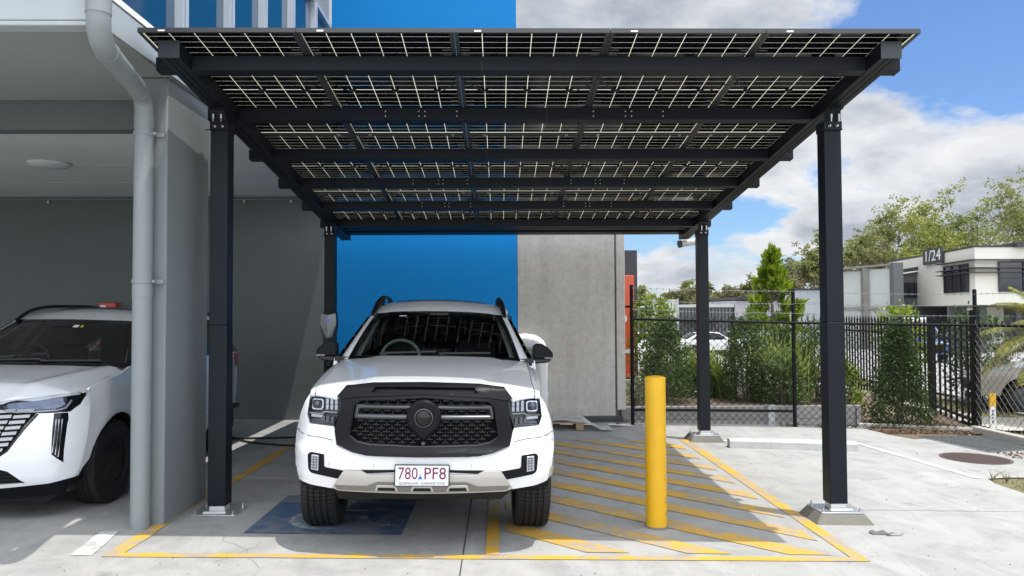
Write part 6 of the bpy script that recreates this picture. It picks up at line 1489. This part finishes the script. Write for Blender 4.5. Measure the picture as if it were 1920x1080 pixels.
for (x, y, yaw_, lab) in ((13.1, 48, 190, 'white car far beyond the strappy grass, just left of the far right carport post'), (16.0, 52, 20, 'white car far beyond the fence, just right of the far right carport post'),
                          (9.2, 50, 200, 'white car far beyond the fence, close to the orange-red sign pylon')):
    small_car(lab, 'car', x, y, terr(y), math.radians(yaw_), M_carw, group=GP)
small_car('black car parked under the cream office', 'car', 39.6, 49.0, terr(49), math.radians(176), M_darkp)
# ------------------------------------------------------------------ palm and gum trees
pt_ = thing('palm', 'yellow-green palm fronds reaching in from the right edge, in front of the silver-beige car', 'palm', (10.6, 13.9, -.4))
rp_ = random.Random(6); V, F, T = [], [], []; mbst = MB()
def frond(base, az, el, ln, droop, nleaf=44, lw=.022, ll=.42):
    pts = []; p = Vector(base); d = Vector((math.cos(az)*math.cos(el), math.sin(az)*math.cos(el), math.sin(el)))
    for k in range(15): pts.append(p.copy()); p += d*ln/14; d = (d+Vector((0, 0, -droop/14))).normalized()
    mbst.tube(pts, [.014*(1-k/16) for k in range(15)], 5)
    for k in range(nleaf):
        u = .12+.88*k/nleaf; i = min(13, int(u*14)); c = pts[i].lerp(pts[min(14, i+1)], u*14-i); ax = (pts[min(14, i+1)]-pts[i]).normalized(); sd = ax.cross(Vector((0, 0, 1))).normalized(); L_ = ll*math.sin(PI*min(.93, .2+.75*u))**.6
        for sg in (-1, 1):
            dd_ = (sd*sg*.8+ax*.55+Vector((0, 0, .10))).normalized(); q = c.copy(); o = len(V); tn = rp_.random()
            for m_ in range(4):
                wv = ax*lw*(1-(m_/3)**1.5)+ax*.001; V.append(tuple(q-wv)); V.append(tuple(q+wv)); q += dd_*L_/3; dd_ = (dd_+Vector((0, 0, -.42))).normalized()
            for m_ in range(3): F.append((o+2*m_, o+2*m_+1, o+2*m_+3, o+2*m_+2)); T.append(tn)
for az, el, ln, dr_ in ((175, 22, 1.75, 1.5), (190, 40, 1.7, 1.7), (160, 45, 1.7, 1.5), (205, 10, 1.6, 1.3), (150, 70, 1.5, 1.2), (230, 55, 1.6, 1.5), (185, 62, 1.8, 1.6), (90, 50, 1.6, 1.4), (20, 50, 1.6, 1.4), (300, 50, 1.6, 1.4), (340, 30, 1.6, 1.4)):
    frond((10.45, 13.9, .95), math.radians(az), math.radians(el), ln, dr_)
mb = MB(); mb.add(V, F); mb.build('leaflets', ML_palm, pt_, tone=T, fixn=False); mbst.tube([(10.5, 13.9, -.5), (10.46, 13.9, .5), (10.45, 13.9, 1.0)], [.11, .09, .06], 10); mbst.build('stem', M_bark, pt_, fixn=False)
shrub('leafy_shrub', 'light green saplings behind the tall palisade post', 10.9, 17.2, -.4, 1.95, [(0, .2), (.3, .55), (.7, .6), (1, .25)], 150, 12, .13, .06, ML_mid, None, 51, .18)
shrub('leafy_shrub', 'light green bush behind the palisade fence, left of the tall palisade post', 13.2, 25, -.55, 2.3, [(0, .3), (.5, .7), (1, .3)], 120, 12, .18, .09, ML_bright, None, 52, .2)
def gum(label, x, y, z, h, cw, m, seed, n_end=46, n_lf=70, low=.35, name='gum_tree', bark=None, ll=.34):
    r = random.Random(seed); rng = np.random.default_rng(seed); t = thing(name, label, 'tree', (x, y, z), group='gum trees on the skyline')
    mb = MB(); ends = []
    def br(p, d, ln, rad, lev):
        pts = [p]; q = Vector(p); d = Vector(d)
        for k in range(4):
            d = (d+Vector((r.uniform(-.22, .22), r.uniform(-.22, .22), r.uniform(-.05, .16)))).normalized(); q = q+d*ln/4; pts.append(q.copy())
        mb.tube(pts, [rad*(1-.13*k) for k in range(5)], 6 if lev < 2 else 4, caps=False)
        if lev >= 3: ends.append(q); ends.append(pts[2].lerp(pts[3], .5)) if r.random() < .4 else None; return
        for k in range(3 if lev else 4):
            a = r.uniform(0, 2*PI); sp = r.uniform(.45, 1.0); dd_ = (d*1.0+Vector((math.cos(a)*sp, math.sin(a)*sp, r.uniform(-.1, .5)))).normalized()
            br(pts[2+r.randrange(3)] if k else q, dd_, ln*r.uniform(.55, .80), rad*.55, lev+1)
    br((x, y, z), (r.uniform(-.06, .06), r.uniform(-.06, .06), 1), h*low, h*.018, 0)
    E = np.array([tuple(e) for e in ends]); top = E[:, 2].max(); sc_z = (h+z-(z+h*low*.9))/max(.1, top-(z+h*low*.9))
    Ez = E.copy(); base_ = z+h*low*.9
    wv = np.abs(E[:, 0]-x).max(); 
    V0 = np.array(mb.v); 
    def warp(A):
        A = A.copy(); g_ = np.clip((A[:, 2]-base_)/(top-base_), 0, None); A[:, 2] = np.where(A[:, 2] > base_, base_+(A[:, 2]-base_)*sc_z, A[:, 2]); s_ = cw/max(wv, .1); k_ = np.where(A[:, 2] > base_, s_, 1+(s_-1)*np.clip((A[:, 2]-z)/(base_-z), 0, 1)); A[:, 0] = x+(A[:, 0]-x)*k_; A[:, 1] = y+(A[:, 1]-y)*k_; return A
    mb.v = [tuple(v) for v in warp(V0).tolist()]; mb.build('trunk', bark or M_bark2, t, fixn=False)
    E = warp(E); hi_ = np.argsort(-E[:, 2]); E = np.concatenate([E[hi_[:8]], E[hi_[8:]][rng.permutation(max(0, len(E)-8))[:n_end-8]]]); n = len(E)
    C = np.repeat(E, 6, 0)+rng.normal(size=(n*6, 3))*h*np.array([.044, .044, .032])
    q = max(4, n_lf//6); P = np.repeat(C, q, 0)+rng.normal(size=(n*6*q, 3))*h*.0145*np.array([1, 1, .75])
    D = rng.normal(size=P.shape)*[.8, .8, .5]+[0, 0, -.35]
    leaf_object('crown', P, D, ll*h/14, ll*.42*h/14, m, t, rng, .2); return t
gz_ = -1.35
def at(px, Y): return (px-937)/1432.66*Y
def top(py, Y): return 1.7+(583-py)/1432.66*Y
GT = [(1775, 92, 345, 3.6, ML_gum2, 'tall gum tree with the highest crown above the number sign'), (1672, 88, 392, 3.6, ML_gum, 'open-branched gum tree left of the tallest gum, above the grey office'),
      (1740, 84, 410, 4.2, ML_gum2, 'dense olive gum tree between the open gum and the tallest gum'), (1840, 90, 390, 5.0, ML_gum2, 'broad yellow-green gum tree above the cream office'),
      (1925, 82, 335, 3.6, ML_gum, 'gum tree at the right edge of the picture'), (1895, 96, 385, 5.0, ML_gum2, 'gum tree filling the skyline behind the cream office roof'), (1612, 86, 448, 4.2, ML_gum, 'low bushy gum tree above the panelled warehouse, just right of the carport post'),
      (1545, 80, 445, 2.2, ML_gum, 'thin gum tree just left of the nearest right carport post'), (1500, 94, 484, 4.0, ML_gum3, 'brownish gum tree behind the white warehouse'), (1655, 96, 455, 4.5, ML_gum2, 'rounded gum tree behind the panelled warehouse roof'),
      (1345, 120, 530, 5.0, ML_gum3, 'far gum tree right of the far right carport post, above the dark shed'), (1385, 130, 536, 4.0, ML_gum3, 'far gum tree beside the bright young tree'), (1300, 118, 528, 3.4, ML_gum, 'far gum tree just left of the far right carport post'),
      (1265, 110, 548, 6.0, ML_gum3, 'low far gum tree above the pale sign back'), (1212, 105, 538, 4.0, ML_gum, 'far gum tree beside the orange-red sign pylon'), (1235, 118, 550, 5.5, ML_gum2, 'far green gum tree right of the orange-red sign pylon'),
      (1430, 140, 545, 7, ML_gum3, 'far gum tree behind the bright young tree'), (1360, 150, 552, 9, ML_gum, 'low far gum tree behind the dark shed roof'), (1440, 100, 520, 3, ML_gum3, 'pale far gum tree over the left end of the white warehouse')]
for i, (px, Y, py, cw, m, lab) in enumerate(GT):
    hh = top(py, Y)-gz_; gum(lab, at(px, Y), Y, gz_, hh, cw, m, 100+i*7, n_end=50 if py < 460 else 52, n_lf=85 if py < 460 else 80, low=.30, ll=.46*14/hh*(.95+.3*(hh < 8)))
